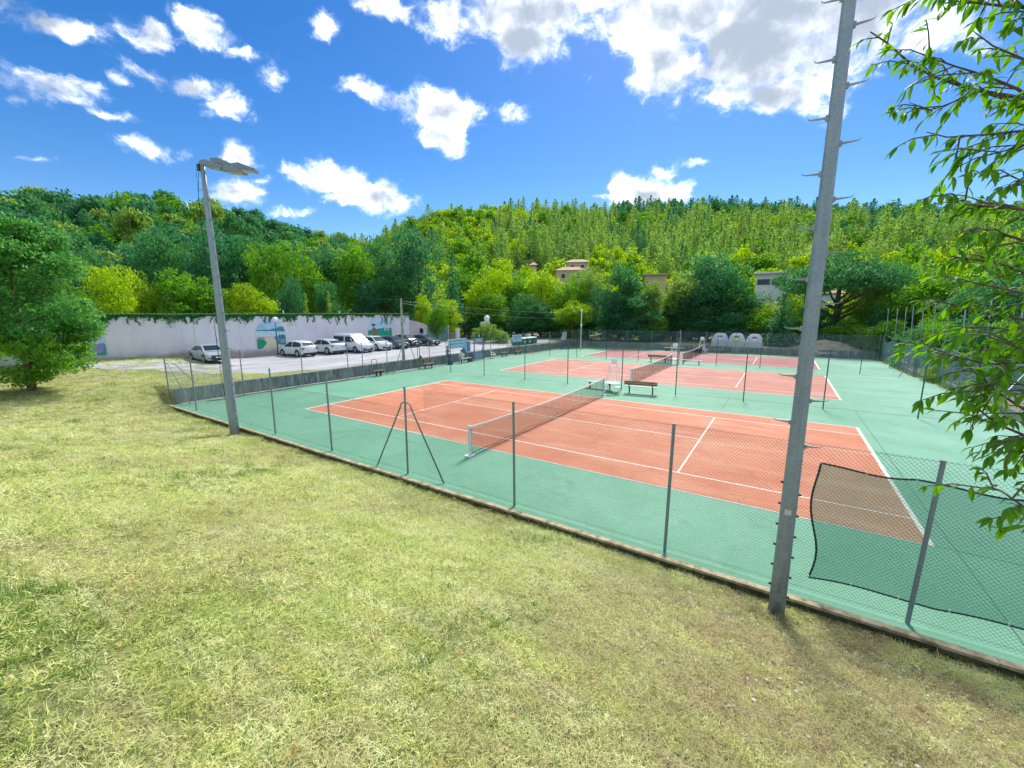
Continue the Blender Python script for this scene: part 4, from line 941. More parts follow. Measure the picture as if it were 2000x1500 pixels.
for k in range(70):
    y = r_.uniform(-9, 22.4); l = r_.uniform(.3, 1.0)*(1.3 if y > 9 else .9); ph = r_.uniform(0, 6)
    for j in range(int(l*42)): z = 4.9-l*j/(l*42); P.append((-33.97+r_.uniform(0, .06), y+.12*sin(z*5+ph)+r_.normal()*.035, z))
V, F = leafcloud(P, .115, 5, nrm_bias=np.array([1.5, 0, 0]), aspect=.8)
o = link('ivy', npmesh('ivy', V, F, [ivy1])); tag(o, kind='stuff'); o['label'] = 'green creeper hanging over the top of the lilac wall'

# ------------------------------------------------------------------ lamp posts, signs, gates beyond
globe = mat('opal_globe', (.82, .84, .82), .35)
def globe_lamp(x, y, h, r0, label, n=1, group='globe street lamps', mt=greypost):
    z = H(x, y); r = empty('street_lamp', (x, y, z), 0, label, 'street lamp', group)
    mb = MB(); mb.tube([(0, 0, 0), (0, 0, h-r0)], [.07, .05], 10); mb.build('post', mt, r, smooth=True)
    if n == 1: mb = MB(); mb.ball((0, 0, h), r0, 16); mb.build('globe', globe, r, smooth=True)
    else:
        mb = MB(); mb.tube([(-.35, 0, h-r0), (0, 0, h-r0-.2), (.35, 0, h-r0)], .035, 6); mb.build('arm', mt, r)
        for s in (-1, 1): mb = MB(); mb.ball((s*.38, 0, h+.0*s), r0, 16); mb.build('globe', globe, r, smooth=True)
    return r
pl = at_x(544, 697, -33.2); globe_lamp(-33.2, pl.y, 3.55, .26, 'globe street lamp standing in front of the near arched mural', mt=mat('teal_post', (.05, .16, .22), .5))
p = at_r(951, 622, 62); lamp951 = globe_lamp(p.x, p.y, p.z-H(p.x, p.y), .45, 'large white globe street lamp carrying a tilted poster above the planter', mt=white_p)
p = at_r(848, 606, 72); globe_lamp(p.x, p.y, p.z-H(p.x, p.y), .34, 'twin globe street lamp among the trees by the green gate', 2, mt=white_p)
p = at_r(1136, 606, 60); q_ = globe_lamp(p.x, p.y, p.z-H(p.x, p.y), .17, 'thin pale lamp post with small globes near the back left corner', mt=white_p)
mb = MB(); mb.ball((0, 0, p.z-H(p.x, p.y)-2.1), .17, 12); mb.build('globe', globe, q_, smooth=True)
# poster on the lamp
p = at_r(950, 641, 61.4); d = (CP-p); az = atan2(d.y, d.x)
mb = MB(); mb.box((0, 0, 0), (.03, 1.35, 2.1), mi=0); mb.box((.018, 0, -.05), (.01, 1.1, 1.5), mi=1); mb.box((.026, -.1, .25), (.006, .4, .6), mi=2); mb.box((.026, .25, .35), (.006, .25, .5), mi=3); mb.box((.026, 0, .88), (.006, 1.2, .14), mi=4)
o = mb.build('poster', [white_p, mat('poster_violet', (.36, .30, .56), .6), mat('poster_rose', (.50, .22, .26), .6), mat('poster_tan', (.6, .42, .3), .6), mat('poster_ochre', (.6, .45, .18), .6)])
o.location = p; o.rotation_euler = (radians(12), 0, az); tag(o, 'tilted rectangular event poster tied below the large globe lamp', 'poster')
# banner, sign boards along the low wall
skyb = mat('banner_blue', (.30, .58, .78), .5, (.55, .74, .84), 2, lo=.4, hi=.6)
def board(name, x, y, z0, z1, w, label, cat, mt, posts=True, rz=0, frame=white_p, rows=0):
    r = empty(name, (x, y, 0), rz, label, cat)
    mb = MB(); mb.box((0, 0, (z0+z1)/2), (.03, w, z1-z0)); mb.build('panel', frame, r)
    mb = MB(); mb.box((.02, 0, (z0+z1)/2), (.012, w-.12, z1-z0-.12)); mb.build('print', mt, r)
    for k in range(rows): mb = MB(); mb.box((.029, -.1*(k % 2), z1-.2-(z1-z0-.35)*k/max(1, rows)), (.004, w*.7, .05)); mb.build('text_line', mat('text_blue', (.08, .18, .42), .6), r)
    if posts:
        for s in (-1, 1): mb = MB(); mb.tube([(-.04, s*w*.45, H(x, y)-.05), (-.04, s*w*.45, z1)], .03, 6); mb.build('post', galv, r)
    return r
board('banner', -19.25, 15.3, 1.38, 2.38, 2.9, 'light blue banner on the fence above the people by the left wall', 'banner', skyb, rows=2)
board('sign_board', -19.3, 26.9, 1.4, 2.28, 2.1, 'white framed pale blue sign board left of the green bins', 'sign', skyb, rows=2)
board('sign_board', -19.5, 40.9, 1.25, 2.05, 1.5, 'small white sign board on a white cabinet near the back left corner', 'sign', white_p, posts=False)
mb = MB(); mb.box((0, 0, .95), (.5, .9, .75)); o = mb.build('cabinet', white_p, bevel=.02); o.location = (-19.8, 41.1, 0); tag(o, 'small white cabinet under a sign board near the back left corner', 'cabinet')
# blue grey gate of the courts
bl = mat('blue_grey_paint', (.16, .24, .40), .5, (.22, .30, .44), 4)
g_ = empty('court_gate', (-18.42, 17.8, 0), 0, 'blue grey metal gate in the left fence with a notice behind its upper frame', 'gate')
for s in (-1, 1): mb = MB(); mb.box((0, s*.75, 1.1), (.08, .1, 2.3)); mb.build('gate_post', bl, g_)
for z_, h_ in ((2.15, .32), (1.82, .06), (.82, .06), (.1, .06)): mb = MB(); mb.box((0, 0, z_), (.06, 1.42, h_)); mb.build('rail', bl, g_)
mb = MB(); mb.box((-.02, 0, .45), (.02, 1.4, .62)); mb.build('lower_panel', mat('grey_panel', (.26, .33, .38), .6), g_)
mb = MB(); mb.box((.03, .55, 1.02), (.06, .08, .16)); mb.build('lock', darkiron, g_)
mb = MB(); mb.box((.04, 0, 2.2), (.012, 1.1, .05)); mb.box((.04, 0, 2.08), (.012, .8, .04)); mb.build('text_line', white_p, g_)
nb = empty('notice_board', (-19.35, 16.9, 0), 0, 'white and blue notice board standing left of the court gate', 'notice board')
mb = MB(); mb.box((0, 0, 1.45), (.05, 1.3, 1.2)); mb.build('panel', white_p, nb)
mb = MB(); mb.box((.03, .25, 1.45), (.012, .55, 1.05)); mb.build('print', mat('notice_blue', (.16, .34, .56), .5), nb)
db = MB(); db.box((0, 0, 2.75), (.1, .95, .62), mi=0); db.box((.055, 0, 2.78), (.012, .25, .38), mi=1); o = db.build('direction_sign', [mat('dark_green_sign', (.02, .10, .10), .5), white_p]); p = at_r(935, 656, 57); o.location = (p.x, p.y, p.z-2.75); tag(o, 'dark green sign with a small white panel in front of the planter', 'sign')
# green bins by the wall
binm = mat('bin_green', (.02, .17, .13), .45, (.03, .22, .17), 4); binl = mat('bin_lid', (.50, .55, .50), .5)
for k in range(4):
    y = 28.0+1.3*k; x = -20.1
    r = empty('wheelie_bin', (x, y, .62), 0, ('green wheeled bin nearest the sign board', 'green wheeled bin second from the sign board', 'green wheeled bin with white sticker, third from the sign board', 'green wheeled bin farthest from the sign board')[k], 'bin', 'green wheeled bins beyond the low wall')
    mb = MB(); mb.loft([[(-.42, -.5, 0), (.42, -.5, 0), (.42, .5, 0), (-.42, .5, 0)], [(-.5, -.6, 1.05), (.5, -.6, 1.05), (.5, .6, 1.05), (-.5, .6, 1.05)]]); mb.build('body', binm, r, bevel=.02)
    mb = MB(); mb.loft([[(-.54, -.62, 1.05), (.54, -.62, 1.05), (.54, .62, 1.05), (-.54, .62, 1.05)], [(-.5, -.58, 1.16), (.4, -.58, 1.12), (.4, .58, 1.12), (-.5, .58, 1.16)]]); mb.build('lid', binl, r, bevel=.02)
    if k in (1, 2): mb = MB(); mb.box((.47, 0, .6), (.02, .4, .35), mtx=Matrix.Rotation(radians(5), 3, 'Y')); mb.build('sticker', mat('bin_sticker', (.4, .58, .5), .5), r)
# recycling banks
def bank_(x, y, label, spot, slot, z=.45):
    r = empty('recycling_bank', (x, y, z), 0, label, 'recycling bank', 'recycling banks behind the far wall')
    shell = mat('bank_shell', (.58, .62, .64), .6, (.48, .53, .57), 3); hw = 1.0
    prf = [(-1, 0, 1), (1, 0, 1)]
    rings = []
    for z_, w, d in ((0, .98, .62), (.45, 1.0, .66), (.75, .98, .66), (1.15, .88, .58), (1.5, .72, .46), (1.68, .56, .36), (1.74, .48, .3)):
        rings.append([(w*sx_, d*sy_, z_) for sx_, sy_ in ((-1, -.8), (-.85, -1), (.85, -1), (1, -.8), (1, .8), (.85, 1), (-.85, 1), (-1, .8))])
    MB().loft(rings).build('shell', shell, r, smooth=False, bevel=.03)
    mb = MB(); mb.box((0, -.66, .74), (1.8, .06, .05)); mb.build('rim_band', mat('bank_band', (.34, .42, .52), .5), r, bevel=.01)
    tilt = Matrix.Rotation(radians(-17), 3, 'X')
    if spot: mb = MB(); mb.box((0, -.575, 1.12), (.66, .03, .72), mtx=tilt); mb.build('colour_patch', spot, r, bevel=.01)
    mb = MB(); mb.box((0, -.52, 1.34), (.5 if slot == 1 else .22, .04, .16), mtx=tilt)
    if slot == 2: mb = MB(); mb.box((-.16, -.52, 1.34), (.2, .04, .2), mtx=tilt); mb.box((.16, -.52, 1.34), (.2, .04, .2), mtx=tilt)
    mb.build('slot', darkiron, r)
    mb = MB(); mb.box((0, -.60, 1.06), (.28, .02, .2), mtx=tilt); mb.build('sticker', white_p, r)
    mb = MB(); mb.tube([(-.3, 0, 1.7), (-.25, 0, 1.86), (.25, 0, 1.86), (.3, 0, 1.7)], .025, 6); mb.build('lifting_loop', galv, r)
bank_(1.72, 45.5, 'pale recycling bank with two blue round openings, leftmost behind the far wall', None, 2)
bank_(3.72, 45.5, 'pale recycling bank with a yellow green patch around its slot', mat('yellow_patch', (.55, .56, .04), .5), 1)
bank_(5.78, 45.5, 'pale recycling bank with one dark slot, right of the yellow patched one', None, 1, .38)
# planter bush, rendered sign wall, info board, wooden gate, cabin
sw = empty('entrance_wall', (0, 0, 0), 0, 'low beige rendered entrance wall with white end pillar below the information board', 'wall')
pa = at_r(852, 655, 66); pb = at_r(893, 656, 63); pa.z = H(pa.x, pa.y); pb.z = H(pb.x, pb.y); dv = (pb-pa); ang = atan2(dv.y, dv.x); mid_ = (pa+pb)/2
sw.location = mid_; sw.rotation_euler = (0, 0, ang)
mb = MB(); mb.box((0, 0, .6), (dv.length, .25, 1.3)); mb.build('wall', mat('beige_render', (.42, .34, .24), .9, (.46, .36, .30), 1.5), sw)
mb = MB(); mb.box((dv.length/2+.1, 0, .8), (.45, .45, 1.8)); mb.box((dv.length/2+.1, 0, 1.75), (.62, .62, .12)); mb.build('end_pillar', white_p, sw)
p = at_r(865, 651, 67); ib = empty('information_board', (p.x, p.y, H(p.x, p.y)), ang, 'white and blue information board above the beige entrance wall', 'sign')
hh = p.z-H(p.x, p.y)
mb = MB(); mb.box((0, 0, hh+.55), (1.45, .06, 1.15)); mb.build('panel', white_p, ib)
mb = MB(); mb.box((-.25, -.04, hh+.45), (.7, .012, .7)); mb.build('print', mat('map_blue', (.28, .44, .70), .5), ib); mb = MB(); mb.box((.4, -.04, hh+.5), (.4, .012, .5)); mb.build('print', mat('map_green', (.12, .50, .40), .5), ib); mb = MB(); mb.box((-.45, -.04, hh+.98), (.4, .012, .12)); mb.build('text_line', darkiron, ib)
for s in (-1, 1): mb = MB(); mb.box((s*.6, .03, hh/2), (.08, .08, hh+.2)); mb.build('post', darkiron, ib)
p = at_r(905, 654, 68); wg = empty('wooden_gate', (p.x, p.y, H(p.x, p.y)), ang+.2, 'dark slatted gate in front of the small yellow shed', 'gate')
for k in range(12): mb = MB(); mb.box((-1.0+.2*k, 0, .75), (.09, .05, 1.6)); mb.build('slat', mat('dark_wood', (.05, .035, .03), .7), wg)
for z_ in (.35, 1.3): mb = MB(); mb.box((0, .04, z_), (2.4, .05, .1)); mb.build('rail', MATS['dark_wood'], wg)
p = at_r(903, 650, 76); sh_ = empty('shed', (p.x, p.y, H(p.x, p.y)), ang+.3, 'small yellowish wooden shed with pitched roof behind the entrance gate', 'shed')
yw = mat('yellow_boards', (.48, .40, .20), .8, (.36, .30, .16), 4)
mb = MB(); mb.box((0, 0, 1.2), (2.6, 2.4, 2.6)); mb.build('wall', yw, sh_)
mb = MB(); mb.poly([(-1.5, -1.5, 2.45), (1.5, -1.5, 2.45), (1.5, 0, 3.5), (-1.5, 0, 3.5)], .1); mb.poly([(-1.5, 0, 3.5), (1.5, 0, 3.5), (1.5, 1.5, 2.45), (-1.5, 1.5, 2.45)], .1); mb.build('roof', mat('pale_roof', (.50, .48, .34), .8), sh_)
mb = MB(); mb.box((.3, -1.22, 1.0), (.8, .05, 1.9)); mb.build('door', mat('brown_door', (.34, .2, .08), .7), sh_)

# ------------------------------------------------------------------ houses on the slope
ter = mat('roof_tiles', (.46, .30, .20), .85, (.36, .25, .18), 1.5); shut = mat('window_pane', (.05, .07, .09), .3)
def house(pxl, pxr, py_top, py_bot, dist, label, wallm, roof='hip', windows=(), depth=7., yaw=0., roofm=ter, name='house', cat='house'):
    a = at_r(pxl, (py_top+py_bot)/2, dist); c_ = at_r(pxr, (py_top+py_bot)/2, dist); w = (c_-a).length; o_ = (a+c_)/2
    zt = at_r((pxl+pxr)/2, py_top, dist).z; zb = at_r((pxl+pxr)/2, py_bot, dist).z; h = zt-zb
    az = atan2((c_-a).y, (c_-a).x)+yaw
    r = empty(name, (o_.x, o_.y, zb), az, label, cat)
    rh = 1.3 if roof == 'hip' else .0
    mb = MB(); mb.box((0, depth/2, (h-rh)/2-1.5), (w, depth, h-rh+3)); mb.build('wall', wallm, r)
    if roof == 'hip':
        z0 = h-rh; mb = MB(); e_ = .5
        mb.add([(-w/2-e_, -e_, z0), (w/2+e_, -e_, z0), (w/2+e_, depth+e_, z0), (-w/2-e_, depth+e_, z0), (-w/2+2, depth/2, h), (w/2-2, depth/2, h)], [(0, 1, 5, 4), (1, 2, 5), (2, 3, 4, 5), (3, 0, 4), (3, 2, 1, 0)]); mb.build('roof', roofm, r)
    else:
        mb = MB(); mb.box((0, depth/2-.3, h+.12), (w+.8, depth+1.4, .28)); mb.build('roof', roofm, r)
    for (u, v, ww, wh) in windows:
        fr = MB(); fr.box((lerp(-w/2, w/2, u), -.03, lerp(0, h-rh, v)), (ww+.16, .08, wh+.16)); fo = fr.build('window', white_p, r)
        pn = MB(); pn.box((lerp(-w/2, w/2, u), -.075, lerp(0, h-rh, v)), (ww, .03, wh)); pn.build('pane', shut, fo)
    return r
cream = mat('cream_render', (.52, .46, .36), .9, (.46, .40, .31), 1.); cool = mat('cool_render', (.62, .64, .68), .85); ochre = mat('ochre_render', (.62, .48, .30), .9)
house(1104, 1152, 504, 530, 140, 'cream house with flat tiled roof, upper house on the slope above the trees', cream, 'hip', [(.3, .5, 1.2, 1.2), (.7, .5, 1.2, 1.2)])
house(1086, 1143, 519, 556, 128, 'ochre house with small shuttered windows below the upper cream house', ochre, 'hip', [(.25, .6, 1.1, 1.3), (.75, .6, 1.1, 1.3)])
house(1034, 1048, 510, 524, 150, 'tiny pink house showing between trees left of the ochre house', mat('pink_render', (.5, .34, .28), .9), 'hip')
house(1258, 1300, 537, 590, 112, 'sandy coloured building with flat top glimpsed behind dark trees', ochre, 'flat', [(.3, .5, 1., 1.)], roofm=cream)
house(1306, 1352, 546, 600, 112, 'second sandy building seen through branches right of the flat topped one', mat('sand_render', (.56, .47, .33), .9), 'hip', [(.5, .5, 1., 1.)])
house(1476, 1538, 534, 577, 100, 'modern white house with flat roof and two long dark windows', cool, 'flat', [(.25, .62, 2.3, 1.15), (.72, .62, 2.3, 1.15)], roofm=mat('flat_roof', (.66, .68, .72), .8))
house(1598, 1650, 560, 612, 108, 'white building behind the umbrella pine trunk', cool, 'hip')
house(1700, 1765, 538, 585, 120, 'pale house mostly hidden right of the umbrella pine', cream, 'hip', [(.5, .5, 1.2, 1.2)])
for px, h_, lb in ((1393, 498, 'white slender mast standing on the wooded slope, left of a pair'), (1400, 500, 'white slender mast standing on the wooded slope, right of a pair')):
    p = at_r(px, h_, 118); mb = MB(); mb.tube([(0, 0, H(p.x, p.y)-p.z), (0, 0, 0)], [.16, .12], 6); mb.box((0, 0, -.2), (.9, .1, .1)); o = mb.build('slope_mast', white_p); o.location = p; tag(o, lb, 'mast', 'white masts on the slope')
# wires across
wm_ = mat('overhead_wire', (.12, .16, .14), .6)
def cable(a, b_, sagm, label):
    mb = MB(); mb.tube([a.lerp(b_, j/20)-Vector((0, 0, sagm*4*(j/20)*(1-j/20))) for j in range(21)], .011, 4); tag(mb.build('overhead_cable', wm_), label, 'cable', 'overhead cables beyond the courts')
cable(at_r(785, 586, 38), at_r(650, 560, 95), .6, 'overhead cable running left from the utility pole to the trees')
cable(at_r(785, 588, 38), at_r(1250, 604, 90), .9, 'overhead cable running right from the utility pole over the road')
cable(at_r(785, 592, 38), at_r(1180, 612, 80), 1.1, 'lower overhead cable running right from the utility pole')
cable(at_r(960, 647, 70), at_r(1150, 612, 100), .5, 'low overhead cable rising to the right behind the globe lamp')

# ------------------------------------------------------------------ people and bags by the low wall
skin = mat('skin', (.42, .26, .19), .6); 
def person(x, y, z, rz, label, shirt, trousers, hairc, lean, cap=None, bent=0.):
    r = empty('person', (x, y, z), rz, label, 'person')
    nodes = [(0, 0, .02, .11), (lean*.25, 0, .25, .125), (lean*.5, 0, .46, .15), (lean*.62, 0, .58, .06), (lean*.7, 0, .66, .075), (lean*.74, 0, .76, .10), (lean*.74, 0, .84, .06),  # torso, neck, head
             (.36, -.10, .03, .075), (.42, -.11, -.42, .05), (.54, -.11, -.46, .04), (.36, .12, .03, .075), (.42, .12, -.42, .05), (.54, .12, -.46, .04),
             (lean*.45, -.2, .46, .055), (lean*.5+.12, -.26, .24, .042), (lean*.5+.34, -.14, .16, .032), (lean*.45, .2, .46, .055), (lean*.5+.12, .26, .24, .042), (lean*.5+.34, .14, .16, .032)]
    ed = [(0, 1), (1, 2), (2, 3), (3, 4), (4, 5), (5, 6), (0, 7), (7, 8), (8, 9), (0, 10), (10, 11), (11, 12), (2, 13), (13, 14), (14, 15), (2, 16), (16, 17), (17, 18)]
    me = bpy.data.meshes.new('body'); me.from_pydata([n_[:3] for n_ in nodes], ed, []); o = link('body', me, r)
    sk = o.modifiers.new('s', 'SKIN'); 
    for i, n_ in enumerate(nodes): me.skin_vertices[0].data[i].radius = (n_[3], n_[3]); me.skin_vertices[0].data[i].use_root = (i == 0)
    ss = o.modifiers.new('u', 'SUBSURF'); ss.levels = 1; ss.render_levels = 1
    dg = bpy.context.evaluated_depsgraph_get(); ev = o.evaluated_get(dg); m2 = bpy.data.meshes.new_from_object(ev); o.modifiers.clear(); o.data = m2
    m2.materials.clear()
    for mm in (skin, shirt, trousers): m2.materials.append(mm)
    for p_ in m2.polygons:
        c_ = p_.center
        if c_.z > .60: k = 0
        elif c_.z < .10 or (c_.x > .25 and c_.z < .12): k = 2
        elif c_.x > lean*.5+.24: k = 0
        else: k = 1
        p_.material_index = k; p_.use_smooth = True
    mb = MB(); mb.ball((lean*.74-.025, 0, .81), .112, 10, sc=(1, .95, .85)); mb.build('hair', hairc, r, smooth=True)
    return r
hairb = mat('dark_hair', (.015, .012, .012), .6)
person(-19.12, 13.55, .86, radians(-5), 'seated person in grey top with dark hair on the low wall left of the banner', mat('grey_cloth', (.16, .24, .26), .9), mat('dark_jeans', (.04, .07, .10), .9), hairb, .16)
person(-18.15, 14.7, .47, radians(-60), 'seated person in white top leaning forward on the bench below the banner', mat('white_cloth', (.72, .72, .70), .9), mat('cream_cloth', (.62, .64, .58), .9), hairb, .42)
def bag(x, y, z, s, c_, label, nm='bag'):
    mb = MB(); rings = [[(s*w*cos(a), s*.7*w*sin(a), s*zz) for a in [2*pi*j/10 for j in range(10)]] for zz, w in ((0, .8), (.3, 1), (.9, .9), (1.5, .6), (1.8, .3))]; mb.loft(rings); mb.tube([(-.3*s, 0, 1.6*s), (-.2*s, 0, 2.2*s), (.2*s, 0, 2.2*s), (.3*s, 0, 1.6*s)], .06*s, 6)
    o = mb.build(nm, c_, smooth=True); o.location = (x, y, z); tag(o, label, 'bag')
bag(-18.2, 13.0, 0, .32, mat('teal_canvas', (.03, .12, .16), .8), 'dark sports bag on the ground beside the seated people')
bag(-18.25, 16.2, .0, .3, mat('violet_canvas', (.12, .10, .22), .8), 'violet grey bag below the right end of the bench')
bag(-19.1, 16.1, .86, .28, mat('blue_canvas', (.03, .18, .38), .8), 'blue bag resting on the low wall beside the notice board')
bag(-19.1, 9.9, .83, .16, darkiron, 'small dark bag resting on the low wall beyond the utility pole')
# ------------------------------------------------------------------ trees
bark = mat('bark', (.085, .07, .055), .95, (.16, .13, .10), 5, .6, 20); barkr = mat('red_brown_bark', (.16, .09, .06), .9, (.25, .17, .12), 6, .5, 30)
SP = {'dark': leafmat('foliage_dark_shade', (.030, .150, .055), (.095, .27, .085), .45, objrand=.35),  # dark and bluish tones: species colour plus cloud shade put into the leaves
      'blue': leafmat('foliage_blue_shade', (.032, .150, .070), (.090, .27, .115), .42, objrand=.35),
      'mid': leafmat('foliage_mid', (.060, .215, .022), (.17, .37, .045), .5, objrand=.4),
      'lime': leafmat('foliage_lime', (.18, .36, .014), (.37, .54, .03), .50, objrand=.4),
      'olive': leafmat('foliage_olive', (.13, .26, .05), (.26, .40, .09), .45, objrand=.4),
      'pine': leafmat('foliage_pine', (.125, .28, .060), (.28, .45, .10), .45, objrand=.6),
      'gold': leafmat('foliage_gold', (.15, .30, .015), (.29, .42, .035), .5, objrand=.3)}
def lobes_broad(seed, h, w, base=.22, n=13):
    r = random.Random(seed); L_ = []
    for i in range(n):
        t_ = r.random(); z = lerp(base, .88, t_)*h; rad = w*.5*(1-abs((z/h-.55)/.6)**2)**.5 if abs((z/h-.55)/.6) < 1 else .2*w
        a = r.uniform(0, 2*pi); d = rad*r.uniform(.35, .72)
        s = w*r.uniform(.17, .27); L_.append(((d*cos(a), d*sin(a), z), (s, s, s*r.uniform(.6, .85))))
    L_.append(((0, 0, h*.6), (w*.3, w*.3, h*.26))); L_.append(((0, 0, h*.85), (w*.2, w*.2, h*.13)))
    return L_
def cloud_pts(lobes, nclump, per, cr, seed, shell=.75):
    r = np.random.default_rng(seed); vol = np.array([(a*b_*c_)**.66 for _, (a, b_, c_) in lobes]); vol /= vol.sum(); out = []; nb = []
    for (c, s), v in zip(lobes, vol):
        k = max(1, int(nclump*v)); d = r.normal(size=(k, 3)); d /= np.linalg.norm(d, axis=1)[:, None]; rr = r.uniform(shell, 1.05, (k, 1))
        cen = np.array(c)+d*rr*np.array(s); pts = cen[:, None, :]+r.normal(size=(k, per, 3))*cr*np.array([1, 1, .6]); out.append(pts.reshape(-1, 3)); nb.append(np.repeat(d, per, 0))
    return np.concatenate(out), np.concatenate(nb)
def crown(lobes, nclump, per, cr, size, seed, m, name='crown', shell=.7, aspect=.7):
    P, nb = cloud_pts(lobes, nclump, per, cr, seed, shell); V, F = leafcloud(P, size, seed+1, up=.8, aspect=aspect, nrm_bias=nb*.9); return npmesh(name, V, F, [m])
def trunk_mesh(h, r0, seed, nl=6, spread=.3, base=.25, m=None, name='trunk'):
    r = random.Random(seed); mb = MB(); pts = []; x = y = 0
    for j in range(7):
        t_ = j/6; pts.append((x, y, lerp(-.4, h*.8, t_))); x += r.uniform(-.02, .02)*h; y += r.uniform(-.02, .02)*h
    mb.tube(pts, [r0*(1.25 if j == 0 else 1-.13*j) for j in range(7)], 8)
    for k in range(nl):
        j = r.choice([2, 3, 4]); p = Vector(pts[j]); a = r.uniform(0, 2*pi); l = h*spread*r.uniform(.6, 1.1); q_ = p+Vector((cos(a)*l, sin(a)*l, l*r.uniform(.5, 1.1)))
        mid = p.lerp(q_, .5)+Vector((0, 0, -.08*l)); mb.tube([p, mid, q_], [r0*.5, r0*.33, r0*.12], 6)
        a2 = a+r.uniform(-.8, .8); mb.tube([mid, mid+Vector((cos(a2)*l*.6, sin(a2)*l*.6, l*.5))], [r0*.25, r0*.08], 5)
    return mb.mesh(name, m or bark, True)
BROAD = {}
def broad(sp, v):
    if (sp, v) not in BROAD:
        k = ('geo', v)
        if k not in BROAD:
            w = (8.5, 7, 9.5, 6.5)[v]; BROAD[k] = crown(lobes_broad(40+v, 10, w, (.16, .2, .14, .1)[v], (15, 13, 18, 12)[v]), 620, 14, .34, .30, 60+v, SP['dark'])
        me = BROAD[k].copy(); me.name = 'crown'; me.materials.clear(); me.materials.append(SP[sp]); BROAD[(sp, v)] = me
    return BROAD[(sp, v)]
TR = [trunk_mesh(10, .22, 80+i) for i in range(3)]
def con_mesh(h, w, seed, sp, n=900, size=.42, name='crown'):
    r = np.random.default_rng(seed); P = []; nb = []
    lv = int(h/.5)
    for k in range(lv):
        t_ = k/lv; z = h*(.1+.9*t_); rad = w*.5*(1-t_)**.8*(.75+.5*r.random())
        for a in np.linspace(0, 2*pi, max(4, int(9*(1-t_)+3)), endpoint=False)+r.uniform(0, 6):
            for q_ in np.linspace(.2, 1, max(2, int(rad*3))):
                for _ in range(3): P.append((cos(a)*rad*q_+r.normal()*.13, sin(a)*rad*q_+r.normal()*.13, z-.22*rad*q_+r.normal()*.1)); nb.append((cos(a)*.3, sin(a)*.3, 1))
    V, F = leafcloud(P, size, seed, up=1., aspect=.6, nrm_bias=np.array(nb)); return npmesh(name, V, F, [SP[sp]])
def tree(px, dist, py_top, width_px, sp, v, label, name='broadleaf_tree', group='trees beyond the courts', seed=0, kind='broad', sink=0.):
    p = at_r(px, py_top, dist); d = ray(px, py_top); depth = (p-CP).dot(_f)
    x, y = p.x, p.y; z = H(x, y)-sink; h = max(2., p.z-z); wid = width_px/FPX*depth
    r = empty(name, (x, y, z), (px*7+seed) % 6.28, label, 'tree', group)
    if kind == 'broad':
        cm = broad(sp, v); o = put('crown', cm, (0, 0, 0), r); ww = wid/(8.5, 7, 9.5, 6.5)[v]; o.scale = (ww, ww, h/10.)
        o = put('trunk', TR[v % 3], (0, 0, 0), r); o.scale = (max(.6, ww), max(.6, ww), h/10.)
    else:
        key = ('con', sp, v)
        if key not in BROAD: BROAD[key] = con_mesh(10, 5, 90+v, sp)
        o = put('crown', BROAD[key], (0, 0, 0), r); o.scale = (wid/5, wid/5, h/10.)
        o = put('trunk', TR[0], (0, 0, 0), r); o.scale = (.5, .5, h/10.*.9)
    return r
